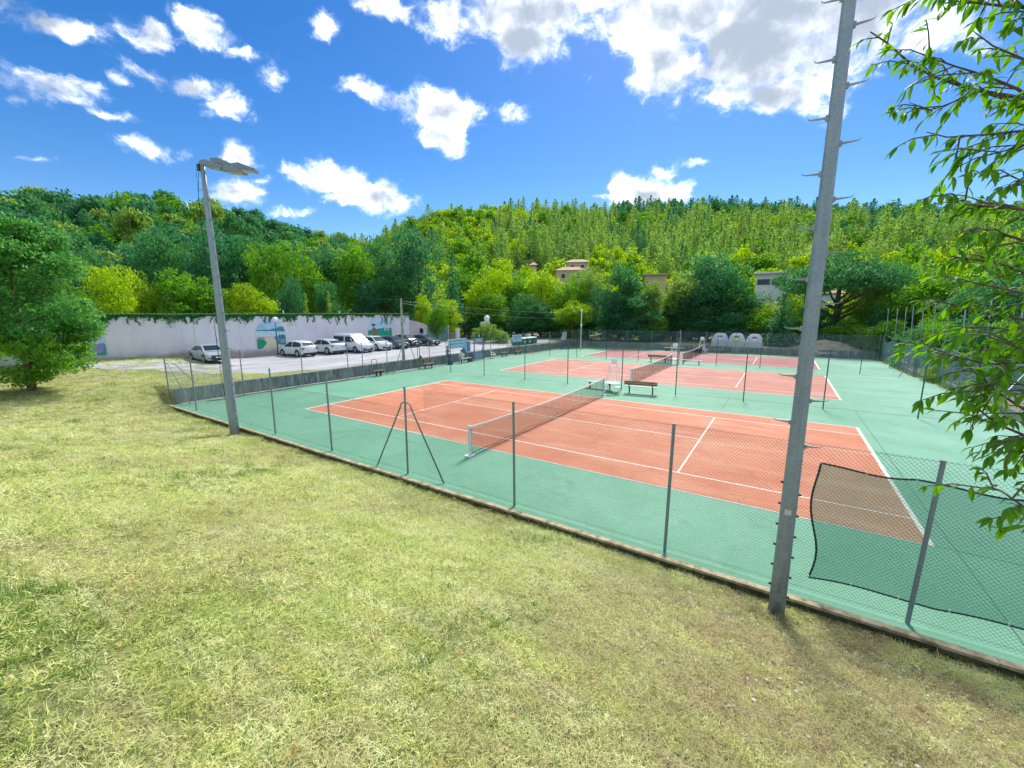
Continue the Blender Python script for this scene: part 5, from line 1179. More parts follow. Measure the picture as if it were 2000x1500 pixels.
T = [ # px, dist, top, width, foliage tone, variant, label
 (200,53,524,110,'lime',0,'yellow green bushy tree just behind the wall, left of all the wall trees'),
 (262,56,528,95,'gold',2,'golden green spreading tree behind the wall beside the leftmost lime coloured one'),
 (335,56,523,120,'mid',1,'mid green tree behind the wall left of the far floodlight mast'),
 (395,56,538,80,'mid',3,'small fresh green tree behind the wall just left of the far mast'),
 (458,55,556,85,'gold',0,'low golden bushy tree behind the wall just right of the far mast'),
 (505,56,568,62,'lime',3,'round lime green shrub like tree rising above the near mural'),
 (185,82,476,110,'dark',2,'dark green tree above the yellow green tree at the left'),
 (250,80,478,85,'blue',1,'blue green rounded tree second behind the golden one'),
 (318,78,458,110,'dark',0,'tall dark tree high behind the middle of the lilac wall'),
 (392,75,452,105,'blue',2,'dark blue green tree seen behind the upper far mast'),
 (462,76,462,90,'dark',1,'dark tree just right of the mast and above the golden bush'),
 (520,70,478,100,'mid',0,'green open crowned tree above the near mural'),
 (585,70,474,95,'mid',2,'green tree above the white hatchback'),
 (640,76,470,85,'dark',3,'dark tree above the pale grey crossover'),
 (690,72,478,95,'mid',1,'green broad tree above the white van'),
 (745,76,462,105,'dark',2,'large dark tree above the farther mural'),
 (812,74,452,110,'blue',0,'large blue green tree behind the utility pole'),
 (765,70,520,70,'dark',3,'lower dark tree just behind the right end of the lilac wall'),
 (712,68,545,60,'blue',1,'lower dark blue green tree behind the wall above the sport utility car'),
 (640,64,552,60,'dark',0,'low dark tree behind the middle right of the wall'),
 (560,62,545,60,'blue',2,'low dark tree behind the wall right of the lime shrub'),
 (822,66,572,42,'lime',1,'slim lime green tree beside the green gate'),
 (880,66,586,60,'lime',0,'bright lime tree above the information board'),
 (852,62,590,50,'mid',2,'mid green tree in front of the bright lime one'),
 (905,84,520,70,'mid',3,'green tree behind the conifer, upper left of the lighter one'),
 (955,74,520,100,'lime',2,'bright green round topped tree left of the houses'),
 (950,70,575,90,'mid',0,'mid green lower tree behind the large globe lamp'),
 (1010,78,535,80,'mid',1,'green tree between the two bright green ones'),
 (1058,76,527,105,'lime',1,'bright green tree below the ochre house at the left'),
 (1040,70,575,90,'dark',2,'dark lower tree below the ochre house'),
 (1112,74,540,90,'mid',2,'mid green tree just below the ochre house'),
 (1150,76,528,80,'olive',0,'olive green tree right of the ochre house'),
 (1120,68,585,70,'lime',3,'light green low tree near the thin pale lamp post'),
 (1215,72,512,100,'dark',1,'dark tree in front of the sandy buildings at the left'),
 (1190,70,560,80,'blue',2,'blue green tree above the dirt path'),
 (1262,68,572,95,'dark',0,'dark low tree below the sandy building'),
 (1325,74,528,80,'olive',3,'open olive tree in front of the second sandy building'),
 (1385,74,500,115,'blue',0,'big blue green tree left of the modern white house'),
 (1435,74,520,105,'dark',2,'wide dark tree below the modern white house'),
 (1375,74,570,110,'blue',1,'low dark tree above the recycling banks at the left'),
 (1460,74,575,100,'dark',0,'low dark tree above the recycling banks at the right'),
 (1278,70,545,60,'olive',1,'slender olive tree partly covering the flat topped sandy building'),
 (1505,72,588,70,'lime',3,'small lighter green tree under the modern white house'),
 (1320,74,592,90,'dark',3,'low dark tree behind the second umpire chair'),
 (1700,78,520,100,'olive',2,'olive green tree right of the umbrella pine'),
 (1760,80,500,110,'mid',1,'mid green tree farther right of the umbrella pine'),
 (1690,74,590,100,'mid',0,'green low spreading tree left of the tall cranked posts'),
 (1755,70,600,110,'dark',2,'dark spreading tree behind the cranked posts'),
 (1830,70,520,120,'mid',3,'green tree behind the foreground branches at the right'),
 (1900,60,560,120,'dark',1,'dark tree behind the foreground branches at the far right'),
 (1985,56,540,140,'blue',0,'blue green tree at the right edge behind the foreground branches'),
 (1845,56,615,90,'mid',2,'low green tree behind the tall ball fence'),
 (1925,54,620,100,'dark',3,'low dark tree near the right edge behind the ball fence'),
 (60,60,500,150,'dark',1,'dark tree behind the left edge tree'), (-60,55,480,160,'mid',0,'tree at the left edge behind the grass tree'), (125,58,540,90,'mid',2,'green tree peeping out behind the left grass tree'),
]
for i, t_ in enumerate(T): tree(*t_, seed=i)
tree(882, 76, 486, 62, 'blue', 0, 'tall dark blue conifer standing left of the bright green round tree', 'conifer', kind='con')
tree(595, 60, 570, 24, 'pine', 1, 'narrow columnar conifer behind the wall, left of a pair', 'conifer', 'narrow conifers behind the wall', kind='con')
tree(640, 62, 566, 26, 'pine', 2, 'narrow columnar conifer behind the wall, right of a pair', 'conifer', 'narrow conifers behind the wall', kind='con')
tree(1535, 66, 556, 70, 'blue', 1, 'dark blue green spreading conifer left of the near mast and right of the white house', 'conifer', kind='con')
# umbrella pine
p = at_r(1628, 650, 74); z = H(p.x, p.y); top = at_r(1628, 490, 74).z-z
up = empty('umbrella_pine', (p.x, p.y, z), 0, 'wide umbrella pine with forked dark trunk just right of the near mast', 'tree')
mb = MB(); mb.tube([(0, 0, -.4), (.1, 0, top*.3), (0, 0, top*.5), (.1, .1, top*.8)], [.5, .4, .3, .1], 8); q = random.Random(9)
for k in range(14):
    a = k*2.4; z0 = top*q.uniform(.25, .5); l = q.uniform(3, 6.4); mb.tube([(0, 0, z0), (cos(a)*l*.5, sin(a)*l*.5, z0+l*.28), (cos(a)*l, sin(a)*l, z0+l*.75)], [.2, .13, .05], 6)
mb.build('trunk', bark, up, smooth=True)
lb = [((cos(a)*rr, sin(a)*rr, top*(.62+.2*(1-rr/8))+q.uniform(-.4, .4)), (2.3, 2.3, 1.5)) for rr, n_ in ((0, 1), (3., 6), (5.6, 11)) for a in [2*pi*j/n_+rr for j in range(n_)]]+[((0, 0, top*.84), (4., 4., top*.14))]
o = link('crown', crown(lb, 1500, 13, .36, .30, 77, SP['dark']), up)
# undergrowth along the back and the right side
def shrub(px, dist, py_top, wpx, sp, v, label, seed): return tree(px, dist, py_top, wpx, sp, v, label, 'shrub', 'shrubs along the back of the courts', seed, sink=1.2)
q = random.Random(21)
names = ['dark shrub behind the far fence', 'blue green shrub behind the far fence', 'mid green shrub behind the far fence']
i = 0
for px in range(930, 1660, 42):
    sp = q.choice(['dark', 'blue', 'dark', 'blue', 'mid']) if px > 1160 else q.choice(['dark', 'blue', 'mid'])
    s_ = shrub(px+q.uniform(-10, 10), 72 if px < 1150 else 70+q.uniform(-1, 4), 606+q.uniform(-12, 14), 85, sp, i % 4, '', i); i += 1
    s_['label'] = 'low %s undergrowth shrub, %s from the left behind the far fence' % ({'dark': 'dark green', 'blue': 'blue green', 'mid': 'mid green'}[sp], ('first second third fourth fifth sixth seventh eighth ninth tenth eleventh twelfth thirteenth fourteenth fifteenth sixteenth seventeenth eighteenth'.split()[i-1]))
for px, dd, pt, w_, sp, lb_ in [(1655, 68, 625, 70, 'mid', 'bright shrub with arching twigs right of the earth mound'), (1700, 66, 640, 70, 'olive', 'pale green shrub beside the back right corner post'), (1745, 63, 622, 80, 'mid', 'shrub behind the first cranked posts'), (1800, 53, 636, 90, 'dark', 'dark shrub behind the middle cranked posts'), (1860, 47, 632, 90, 'mid', 'green shrub behind the sagging mesh'), (1925, 43, 626, 110, 'dark', 'dark shrub behind the right part of the ball fence'), (1990, 40, 630, 110, 'mid', 'green shrub at the right edge behind the ball fence'), (1842, 42, 700, 60, 'olive', 'small grey green bush at the foot of the ball fence')]:
    shrub(px, dd, pt, w_, sp, int(px) % 4, lb_, int(px))
p = at_r(955, 680, 58); pb = empty('planter_bush', (p.x, p.y, H(p.x, p.y)), 0, 'rounded pale green bush with spiky yellow green top under the large globe lamp', 'bush')
o = link('foliage', crown([((-1.2, 0, 1.1), (1.4, 1.2, 1.0)), ((1.1, .5, .8), (1.3, 1.2, .9)), ((0, 0, 1.8), (1.2, 1., .8)), ((2.3, .2, .7), (.9, .9, .8))], 300, 12, .2, .22, 5, SP['olive'], 'foliage'), pb)
mb = MB(); 
for k in range(60): a = q.uniform(0, 6.28); l = q.uniform(.8, 1.5); mb.tube([(-.6+.5*cos(a), .5*sin(a), 1.6), (-.6+cos(a)*.8, sin(a)*.8, 1.6+l)], [.03, .005], 3)
mb.build('spiky_leaves', SP['lime'], pb)

# ---- wooded slope: individually placed trees nearest, the rest as one wood
hill_geo = []
for v in range(3):
    hill_geo.append(('hillside_tree', lambda sp, v=v: crown(lobes_broad(200+v, 9, 8.2, .1, 10), 150, 9, .5, .72, 210+v, SP[sp], 'hillside_tree')))
def pine_far(sp, seed):
    r = np.random.default_rng(seed); P = []; nb = []
    h, w = 9.5, 7.4
    for k in range(13):
        t_ = k/12; z = h*(.22+.78*t_); rad = w*.5*(1-t_**1.7)**.8*(.6+.6*r.random())*(.6 if k == 0 else 1)
        for a in np.linspace(0, 2*pi, max(3, int(7*(1-t_)+3)), endpoint=False)+r.uniform(0, 6):
            for q_ in np.linspace(.3, 1, 3):
                for _ in range(3): P.append((cos(a)*rad*q_+r.normal()*.2, sin(a)*rad*q_+r.normal()*.2, z+.10*rad*q_+r.normal()*.22)); nb.append((cos(a)*.5, sin(a)*.5, .8))
    V, F = leafcloud(P, .62, seed, up=.8, aspect=.55, nrm_bias=np.array(nb))
    mb = MB(); mb.tube([(0, 0, -.5), (0, 0, h*.9)], [.2, .05], 5)
    V2 = np.array(mb.v); k0 = len(V)
    V = np.vstack([V, V2]); F2 = np.array([f+k0 for f in map(np.array, [f_ for f_ in mb.f if len(f_) == 4])]); mi = np.array([0]*len(F)+[1]*len(F2))
    return npmesh('hillside_pine', V, np.vstack([F, F2]), [SP[sp], bark], mi)
HG = {}
for sp in ('dark', 'blue', 'mid', 'lime', 'olive'):
    for v in range(2 if sp in ('lime', 'mid', 'blue') else 1): HG[(sp, v)] = ('hillside_tree', hill_geo[(v+len(sp)) % 3][1](sp))
for sp, n_ in (('pine', 3), ('olive', 1), ('blue', 2)):
    for v in range(n_): HG[(sp, 'p%d' % v)] = ('hillside_pine', pine_far(sp, 300+v+len(sp)*7))
hk = list(HG.keys())
hn = np.random.default_rng(77)
from mathutils import noise as mnoise
def pick(az, t_, x, y):
    n_ = mnoise.noise(Vector((x*.018, y*.018, 3.)))*.8; u = hn.random()
    if az < -54:  # left hill: bluish tones paint in its cloud shadow
        if u < .42: return ('blue', int(hn.integers(2)))
        if u < .66: return ('dark', 0)
        if u < .80: return ('mid', 0)
        if u < .92: return ('olive', 0)
        return ('blue', 'p0')
    if t_ < .26:
        if u < .55: return ('lime', int(hn.integers(2)))
        if u < .78: return ('mid', int(hn.integers(2)))
        return ('pine', 'p1')
    if t_ > .80 and az > -20: return ('blue', 'p%d' % hn.integers(2)) if u < .75 else ('dark', 0)
    if n_ > .18 and u < .75: return ('lime', int(hn.integers(2)))
    if az < -36 and u < .42: return ('lime', int(hn.integers(2))) if u < .26 else ('mid', 0)
    if u < .68: return ('pine', 'p%d' % hn.integers(3))
    if u < .80: return ('olive', 'p0')
    if u < .88: return ('blue', 'p0')
    return ('mid', 1) if u < .95 else ('lime', 0)
HOUSES = [(o.location.copy(), (o.location-CP).xy.length) for o in COL.objects if o.get('category') in ('house', 'mast')]
def proj(p):
    d = p-CP; w_ = d.dot(_f); return 1000+FPX*d.dot(_r)/w_, 750-FPX*d.dot(_u)/w_, w_
HP = [(*proj(l+Vector((0, 0, 2.5)))[:2], dd) for l, dd in HOUSES]
cands = []
rr = 97.
while rr < 345:
    step = 5.5+rr*.003; a = -100.
    while a < 34:
        az = a+hn.uniform(-.35, .35)*step/rr*57.3; r1 = rr+hn.uniform(-.4, .4)*step; R = tab(RDIST, az)
        if r1 < R+9:
            x = CP.x+r1*sin(radians(az)); y = CP.y+r1*cos(radians(az)); z = H(x, y); t_ = (r1-95)/(R-95); k = pick(az, t_, x, y); s = hn.uniform(.75, 1.2)*(1.05 if az > -54 else 1.15)
            if k[0] == 'lime': s *= .85
            px, py, w_ = proj(Vector((x, y, z+9*s)))
            bad = any(abs(px-hx) < 34 and r1 < hd+9 and py < hy+8 and r1 > hd-60 for hx, hy, hd in HP)
            if not bad: cands.append((r1, x, y, z-.3, k, s, px))
        a += step/rr*57.3
    rr += step*.92
cands.sort(key=lambda c: c[0]+(0 if -60 < c[6] < 2060 else 500))
from collections import defaultdict
SPN = {'blue': 'blue green', 'dark': 'dark green', 'mid': 'mid green', 'lime': 'bright yellow green', 'olive': 'olive green', 'pine': 'grey green'}
LMK = [(90, 'behind the left edge tree'), (190, 'above the left end of the wall'), (290, 'above the golden wall trees'), (400, 'just left of the far mast'), (500, 'just right of the far mast'), (600, 'above the white hatchback'), (700, 'above the white van'),
       (790, 'left of the utility pole'), (880, 'right of the utility pole'), (960, 'above the tall conifer'), (1050, 'left of the ochre house'), (1150, 'around the ochre house'), (1230, 'right of the ochre house'), (1330, 'above the sandy buildings'), (1420, 'by the white slope masts'),
       (1500, 'left of the modern white house'), (1580, 'above the modern white house'), (1690, 'above the umbrella pine'), (1800, 'right of the umbrella pine'), (9999, 'behind the foreground branches')]
for i, (r1, x, y, z, k, s, px) in enumerate(cands[:290]):
    nm, me = HG[k]; o = bpy.data.objects.new(nm, me); COL.objects.link(o); o.location = (x, y, z); o.rotation_euler = (0, 0, hn.uniform(0, 6.28)); o.scale = (s, s*hn.uniform(.85, 1.15), s*hn.uniform(.72, 1.3))
    lm = next(t_[1] for t_ in LMK if px < t_[0])
    tag(o, '%s %s on the wooded slope, %s' % (SPN[k[0]], 'pine' if 'pine' in nm else 'round crowned tree', lm), 'tree', '%s slope %ss %s' % (SPN[k[0]], 'pine' if 'pine' in nm else 'tree', lm))
rest = cands[290:]
byk = defaultdict(list)
for c_ in rest: byk[c_[4]].append(c_)
def gn_instancer(name, pts, objs_mesh, label, kind_rot=True, tiltn=0.):
    """points with 'rot','scl','idx' attributes instancing a list of meshes (held as joined geometry)"""
    me = bpy.data.meshes.new(name); P = np.array([p[:3] for p in pts], np.float32); me.vertices.add(len(P)); me.vertices.foreach_set('co', P.ravel())
    a = me.attributes.new('rot', 'FLOAT_VECTOR', 'POINT'); a.data.foreach_set('vector', np.array([p[3] for p in pts], np.float32).ravel())
    a = me.attributes.new('scl', 'FLOAT_VECTOR', 'POINT'); a.data.foreach_set('vector', np.array([p[4] for p in pts], np.float32).ravel())
    a = me.attributes.new('idx', 'INT', 'POINT'); a.data.foreach_set('value', np.array([p[5] for p in pts], np.int32))
    o = link(name, me); tag(o, label, kind='stuff')
    g = bpy.data.node_groups.new(name, 'GeometryNodeTree'); g.interface.new_socket('Geometry', in_out='INPUT', socket_type='NodeSocketGeometry'); g.interface.new_socket('Geometry', in_out='OUTPUT', socket_type='NodeSocketGeometry')
    A = g.nodes.new; K = g.links.new; gi = A('NodeGroupInput'); go = A('NodeGroupOutput')
    iop = A('GeometryNodeInstanceOnPoints'); K(gi.outputs[0], iop.inputs['Points'])
    gti = A('GeometryNodeGeometryToInstance')
    for ob in reversed(objs_mesh):
        oi = A('GeometryNodeObjectInfo'); oi.inputs['Object'].default_value = ob; oi.inputs['As Instance'].default_value = False; oi.transform_space = 'ORIGINAL'; K(oi.outputs['Geometry'], gti.inputs[0])
    K(gti.outputs[0], iop.inputs['Instance']); iop.inputs['Pick Instance'].default_value = True
    def attr(nm, ty):
        n_ = A('GeometryNodeInputNamedAttribute'); n_.data_type = ty; n_.inputs['Name'].default_value = nm; return n_.outputs['Attribute']
    K(attr('idx', 'INT'), iop.inputs['Instance Index'])
    er = A('FunctionNodeEulerToRotation'); K(attr('rot', 'FLOAT_VECTOR'), er.inputs[0]); K(er.outputs[0], iop.inputs['Rotation'])
    K(attr('scl', 'FLOAT_VECTOR'), iop.inputs['Scale']); K(iop.outputs[0], go.inputs[0])
    md = o.modifiers.new('scatter', 'NODES'); md.node_group = g; return o
src = {}
used = [k for k in hk]
have = {}
for o in COL.objects:
    if o.data and o.type == 'MESH' and o.name.startswith('hillside_'): have.setdefault(o.data.name, o)
objs = []; idx = {}
for k in used:
    ob = have.get(HG[k][1].name)
    if ob is None: # make sure each kind stands once on the slope
        c_ = next((c for c in rest if c[4] == k), None)
        if c_ is None: continue
        ob = bpy.data.objects.new(HG[k][0], HG[k][1]); COL.objects.link(ob); ob.location = (c_[1], c_[2], c_[3]); tag(ob, '%s tree high on the wooded slope' % SPN[k[0]], 'tree', 'trees on the upper wooded slope'); rest.remove(c_)
    idx[k] = len(objs); objs.append(ob)
pts = [(c[1], c[2], c[3], (0, 0, hn.uniform(0, 6.28)), (c[5], c[5]*hn.uniform(.85, 1.15), c[5]*hn.uniform(.72, 1.32)), idx[c[4]]) for c in rest if c[4] in idx]
gn_instancer('wooded_hillside', pts, objs, 'dense mixed wood covering the upper hillsides')

# ---- two trees on the grass at the left edge
def grass_tree(px, py, z, h, lobes, label, n, sp, seed):
    p = at_z(px, py, z); r = empty('ash_tree', (p.x, p.y, H(p.x, p.y)), 0, label, 'tree', 'trees at the left edge of the grass')
    mb = MB(); q = random.Random(seed); mb.tube([(0, 0, -.3), (.03, 0, .9), (-.05, .05, 2.2), (.1, 0, h*.5), (.0, .1, h*.8)], [.20, .16, .14, .1, .03], 10)
    for k in range(14):
        a = q.uniform(0, 6.28); z0 = q.uniform(1.2, h*.6); l = q.uniform(1.2, 2.8); mb.tube([(0, 0, z0), (cos(a)*l*.5, sin(a)*l*.5, z0+l*.35), (cos(a)*l, sin(a)*l, z0+l*.5)], [.06, .04, .015], 6)
    mb.build('trunk', barkr, r, smooth=True)
    m_ = leafmat('ash_leaf', (.040, .19, .05), (.17, .42, .11), .5); m2_ = leafmat('ash_leaf_light', (.13, .30, .02), (.22, .40, .04), .5)
    P, nb = cloud_pts(lobes, n, 27, .17, seed, .62); V, F = leafcloud(P, .19, seed, up=.7, aspect=.42, nrm_bias=nb*.7)
    rr_ = np.random.default_rng(seed); light = (P[:, 2] < 3.0) & (rr_.random(len(P)) < .55) | (rr_.random(len(P)) < .05)
    o = link('crown', npmesh('crown', V, F, [m_, m2_], light.astype(int)), r); return r
q = random.Random(31)
lb = []
for k in range(46):
    a = q.uniform(0, 6.28); z_ = q.uniform(1.6, 9.0); wr_ = 3.3*(1-abs((z_-4.6)/5.6)**2.2) ; d = wr_*q.uniform(.45, .95); s_ = q.uniform(.65, 1.05); lb.append(((d*cos(a), d*sin(a), z_), (s_, s_, s_*.7)))
lb += [((0, 0, 8.6), (1.3, 1.3, .9)), ((0, 0, 5), (1.8, 1.8, 2.5)), ((.5, -.6, .95), (1.2, 1.1, .5)), ((-.6, .5, 1.1), (1., 1., .5))]
lb = [((c[0], c[1], c[2]*.93), s_) for c, s_ in lb]
grass_tree(63, 763, .95, 8.4, lb, 'dense green tree at the left edge with light lower leaves and reddish trunk', 2100, 'mid', 3)
lb = [((c[0]*.9-.6, c[1]*.9, c[2]*.95), s) for c, s in lb]
grass_tree(-60, 748, .95, 8.5, lb, 'second green tree behind the left edge tree, mostly out of frame', 1500, 'mid', 5)

# ---- foreground fruit tree reaching in from the right
ft = empty('cherry_tree', (0, 0, 0), 0, 'leafy fruit tree reaching in from the right edge in front of the courts and sky', 'tree')
tp_ = at_r(2420, 700, 4.2); tz = H(tp_.x, tp_.y); ft.location = (tp_.x, tp_.y, tz); TO = Vector(ft.location)
fb = mat('twig_bark', (.10, .075, .07), .8, (.17, .13, .11), 20, .3, 60)
leafm = leafmat('cherry_leaf', (.035, .17, .028), (.17, .38, .03), .55, rough=.5, objrand=.5)
B = [ # pixels, start distance at the right, end distance at the tip, thickness
 ([(2080,215),(2000,192),(1905,176),(1828,151),(1780,126),(1733,84),(1700,62)], 3.0, 2.7, .012),
 ([(2060,225),(1988,174),(1926,148),(1864,129),(1800,106)], 2.9, 2.6, .009),
 ([(2100,40),(2000,14),(1954,11),(1880,2),(1830,8)], 2.6, 2.4, .009), ([(2050,-60),(1960,-40),(1880,-20),(1815,-10)], 2.5, 2.3, .008),
 ([(2100,262),(2000,255),(1926,263),(1850,268),(1810,258)], 2.8, 2.5, .008),
 ([(2090,275),(2000,283),(1954,297),(1870,291)], 2.7, 2.5, .007), ([(2080,160),(2010,120),(1940,90),(1900,60)], 2.7, 2.6, .007),
 ([(1905,176),(1860,200),(1820,215),(1775,200)], 2.9, 2.75, .006), ([(2060,385),(2020,365),(1995,352),(1975,345)], 2.6, 2.5, .006),
 ([(2100,420),(1968,406),(1898,400),(1885,392),(1835,378)], 2.9, 2.6, .009),
 ([(2120,500),(2000,470),(1945,452),(1905,445),(1875,455)], 3.0, 2.7, .009), ([(2120,560),(2000,530),(1940,512),(1890,505),(1855,500)], 3.1, 2.8, .010),
 ([(2120,650),(2000,624),(1905,608),(1850,592),(1822,585)], 3.1, 2.8, .010), ([(2100,600),(2010,575),(1950,562),(1895,550),(1860,540)], 2.9, 2.7, .008),
 ([(2090,700),(2000,705),(1935,712),(1880,700),(1830,684)], 2.8, 2.5, .009), ([(2110,660),(2010,650),(1950,640),(1880,640),(1835,650)], 2.9, 2.7, .007),
 ([(2110,830),(2000,800),(1940,760),(1910,728),(1870,720)], 2.7, 2.5, .008), ([(2110,900),(2000,850),(1947,828),(1904,794),(1864,770)], 2.6, 2.4, .009),
 ([(2090,790),(2020,760),(1970,742),(1920,752),(1885,775)], 2.6, 2.5, .006), ([(2110,1030),(2000,990),(1954,958),(1925,948)], 2.3, 2.2, .007),
 ([(2120,730),(2050,700),(1990,680),(1960,660)], 2.6, 2.5, .007), ([(2120,860),(2040,830),(1990,860),(1960,890)], 2.5, 2.4, .006)]
q = random.Random(17); twigs = []; leaves = []
for pts_, d0, d1, th in B:
    P_ = [at_r(a, b_, lerp(d0, d1, i/(len(pts_)-1))) for i, (a, b_) in enumerate(pts_)]
    hub = Vector((TO.x, TO.y, max(tz+1.2, P_[0].z-.35-.15*(P_[0].z-tz)*.3)))
    full = [hub, hub.lerp(P_[0], .5)+Vector((0, 0, .08))]+P_
    mb = MB(); k = len(full); mb.tube([p-TO for p in full], [th*2.2, th*1.3]+[lerp(th*.75, th*.22, i/(k-3)) for i in range(k-2)], 7); mb.build('branch', fb, ft, smooth=True)
    seg = []
    for i in range(len(P_)-1):
        l = (P_[i+1]-P_[i]).length; n_ = max(2, int(l/.035))
        for j in range(n_): seg.append((P_[i].lerp(P_[i+1], j/n_), (P_[i+1]-P_[i]).normalized(), (i+j/n_)/(len(P_)-1)))
    dense = 1.0 if pts_[0][1] > 380 else .85
    for p, d_, u_ in seg:
        if q.random() < (1.0 if pts_[0][1] > 380 else .8):
            sdv = Vector((q.uniform(-1, 1), q.uniform(-1, 1), q.uniform(-.7, .5))); t_ = (d_*.8+sdv*.9).normalized(); ln_ = q.uniform(.06, .22)*(1.15-u_*.3)
            e1 = p+t_*ln_*.6; e2 = e1+(t_+Vector((0, 0, -.35))).normalized()*ln_*.4; twigs.append((p, e1, e2, .0032))
            nl = max(3, int(ln_/.022))
            for j in range(nl): w_ = (j+1)/nl; c_ = p.lerp(e1, w_*1.6) if w_ < .6 else e1.lerp(e2, (w_-.6)/.4); leaves.append((c_, t_))
            for j in range(2): leaves.append((e2, t_))
        if q.random() < .5: leaves.append((p, d_))
        if u_ > .93: leaves.append((p, d_)); leaves.append((p, d_))
mb = MB()
for a, b_, c_, r_w in twigs: mb.tube([a-TO, b_-TO, c_-TO], [r_w, r_w*.8, r_w*.5], 4, cap=False)
mb.build('twigs', fb, ft)['kind'] = 'stuff'
mb = MB(); mb.tube([(0, 0, -.3), (.05, 0, 1), (0, .05, 2.2), (.05, 0, 3.6), (0, 0, 4.6)], [.14, .12, .10, .07, .03], 10); mb.build('trunk', barkr, ft, smooth=True)
def leaf_geo(seed):
    r = random.Random(seed); n_ = 6; droop = r.uniform(.25, .55); fold = r.uniform(.15, .4); wd = r.uniform(.15, .2); V = []; F = []
    for i in range(n_+1):
        t_ = i/n_; w_ = wd*(sin(pi*min(1, t_**.8))**.9)*(1-.25*t_) if 0 < t_ < 1 else 0.004; x = t_*(1-.12*droop*t_); z = -droop*t_*t_*.55
        V += [(x, -w_, z+fold*w_+.01*sin(t_*15)), (x, 0, z), (x, w_, z+fold*w_+.01*sin(t_*13+1))]
    for i in range(n_):
        for j in range(2): a = i*3+j; F.append((a, a+1, a+4, a+3))
    return np.array(V), np.array(F)
LG = [leaf_geo(i) for i in range(8)]
LM = [npmesh('leaf', V*1., F, [leafm]) for V, F in LG]
for me in LM: me.polygons.foreach_set('use_smooth', [True]*len(me.polygons))
items = []
for c_, t_ in leaves:
    dr = (t_*.7+Vector((q.uniform(-.8, .8), q.uniform(-.8, .8), q.uniform(-1.3, .0)))).normalized()
    upv = Vector((q.uniform(-.5, .5), q.uniform(-.5, .5), 1)).normalized(); yv = upv.cross(dr).normalized(); zv = dr.cross(yv)
    s = q.uniform(.040, .074); Mx = Matrix((dr, yv, zv)).transposed().to_4x4(); Mx = Matrix.Translation(c_-TO) @ Mx @ Matrix.Diagonal((s, s, s, 1)); items.append((Mx, q.randrange(8), (c_-CP).dot(_f), c_))
def infr(c_): 
    px, py, w_ = proj(c_); return 0 < px < 2000 and 0 < py < 1500
items.sort(key=lambda i_: (not infr(i_[3]), i_[2]))
for Mx, v, _, _ in items[:295]:
    o = bpy.data.objects.new('leaf', LM[v]); COL.objects.link(o); o.parent = ft; o.matrix_local = Mx
VV = []; FF = []; off = 0
for Mx, v, _, _ in items[295:]:
    V, F = LG[v]; M_ = np.array(Mx); VV.append(V @ M_[:3, :3].T + M_[:3, 3]); FF.append(F+off); off += len(V)
me = npmesh('foliage', np.concatenate(VV), np.concatenate(FF), [leafm]); me.polygons.foreach_set('use_smooth', [True]*len(me.polygons)); link('foliage', me, ft)['kind'] = 'stuff'
mb = MB(); 
for k in range(4): a = q.choice(items)[3]-TO; mb.ball((a.x, a.y, a.z-.03), .006, 8)
mb.build('cherry', mat('dark_cherry', (.03, .005, .03), .3), ft, smooth=True)['kind'] = 'stuff'
# ------------------------------------------------------------------ mown grass
def grass_mat(n, a, b_, c_, trans=.25):
    m = bpy.data.materials.new(n); m.use_nodes = True; t = m.node_tree; t.nodes.clear(); A = t.nodes.new; K = t.links.new
    g = A('ShaderNodeNewGeometry'); pos = g.outputs['Position']
    mpg = t.nodes.new('ShaderNodeMapping'); mpg.inputs['Rotation'].default_value = (0, 0, .55); mpg.inputs['Scale'].default_value = (.5, 3.2, 1); t.links.new(pos, mpg.inputs['Vector']); row = nz(t, mpg.outputs[0], .8, 5, .65, 1.0)
    f1_ = nz(t, pos, .45, 5, .65, .5); f2_ = nz(t, pos, 2.6, 4, .6)
    isl = g.outputs['Random Per Island']
    s = A('ShaderNodeMath'); s.operation = 'MULTIPLY_ADD'; K(isl, s.inputs[0]); s.inputs[1].default_value = .75; K(mrange(t, f2_, .35, .65, 0, .3), s.inputs[2])
    c = mixc(t, s.outputs[0], a, b_); c = mixc(t, mrange(t, f1_, .54, .68, 0, .6), c, c_)
    c = mixc(t, mrange(t, row, .46, .62, 0, .65), c, tuple(min(.82, v*1.15+.02) for v in a))
    sx_ = t.nodes.new('ShaderNodeSeparateXYZ'); t.links.new(pos, sx_.inputs[0]); wr_ = t.nodes.new('ShaderNodeMath'); wr_.operation = 'MULTIPLY'; t.links.new(mrange(t, sx_.outputs['X'], 5, 9.5, 0, .8), wr_.inputs[0]); t.links.new(mrange(t, nz(t, pos, 1.1, 6, .7, .5), .38, .58), wr_.inputs[1])
    c = mixc(t, wr_.outputs[0], c, mixc(t, isl, (.14, .10, .045), (.50, .41, .22)))
    p = A('ShaderNodeBsdfPrincipled'); p.inputs['Roughness'].default_value = .7; p.inputs['Specular IOR Level'].default_value = .2; K(c, p.inputs['Base Color'])
    tl = A('ShaderNodeBsdfTranslucent'); K(c, tl.inputs['Color']); ms = A('ShaderNodeMixShader'); ms.inputs[0].default_value = trans; K(p.outputs[0], ms.inputs[1]); K(tl.outputs[0], ms.inputs[2])
    o = A('ShaderNodeOutputMaterial'); K(ms.outputs[0], o.inputs[0]); return m
straw = grass_mat('straw', (.92, .90, .38), (.34, .42, .08), (.48, .60, .13)); lush = grass_mat('fresh_grass', (.10, .24, .03), (.22, .36, .05), (.14, .28, .03), .35)
brown = grass_mat('brown_clippings', (.22, .17, .075), (.66, .58, .32), (.25, .27, .09))
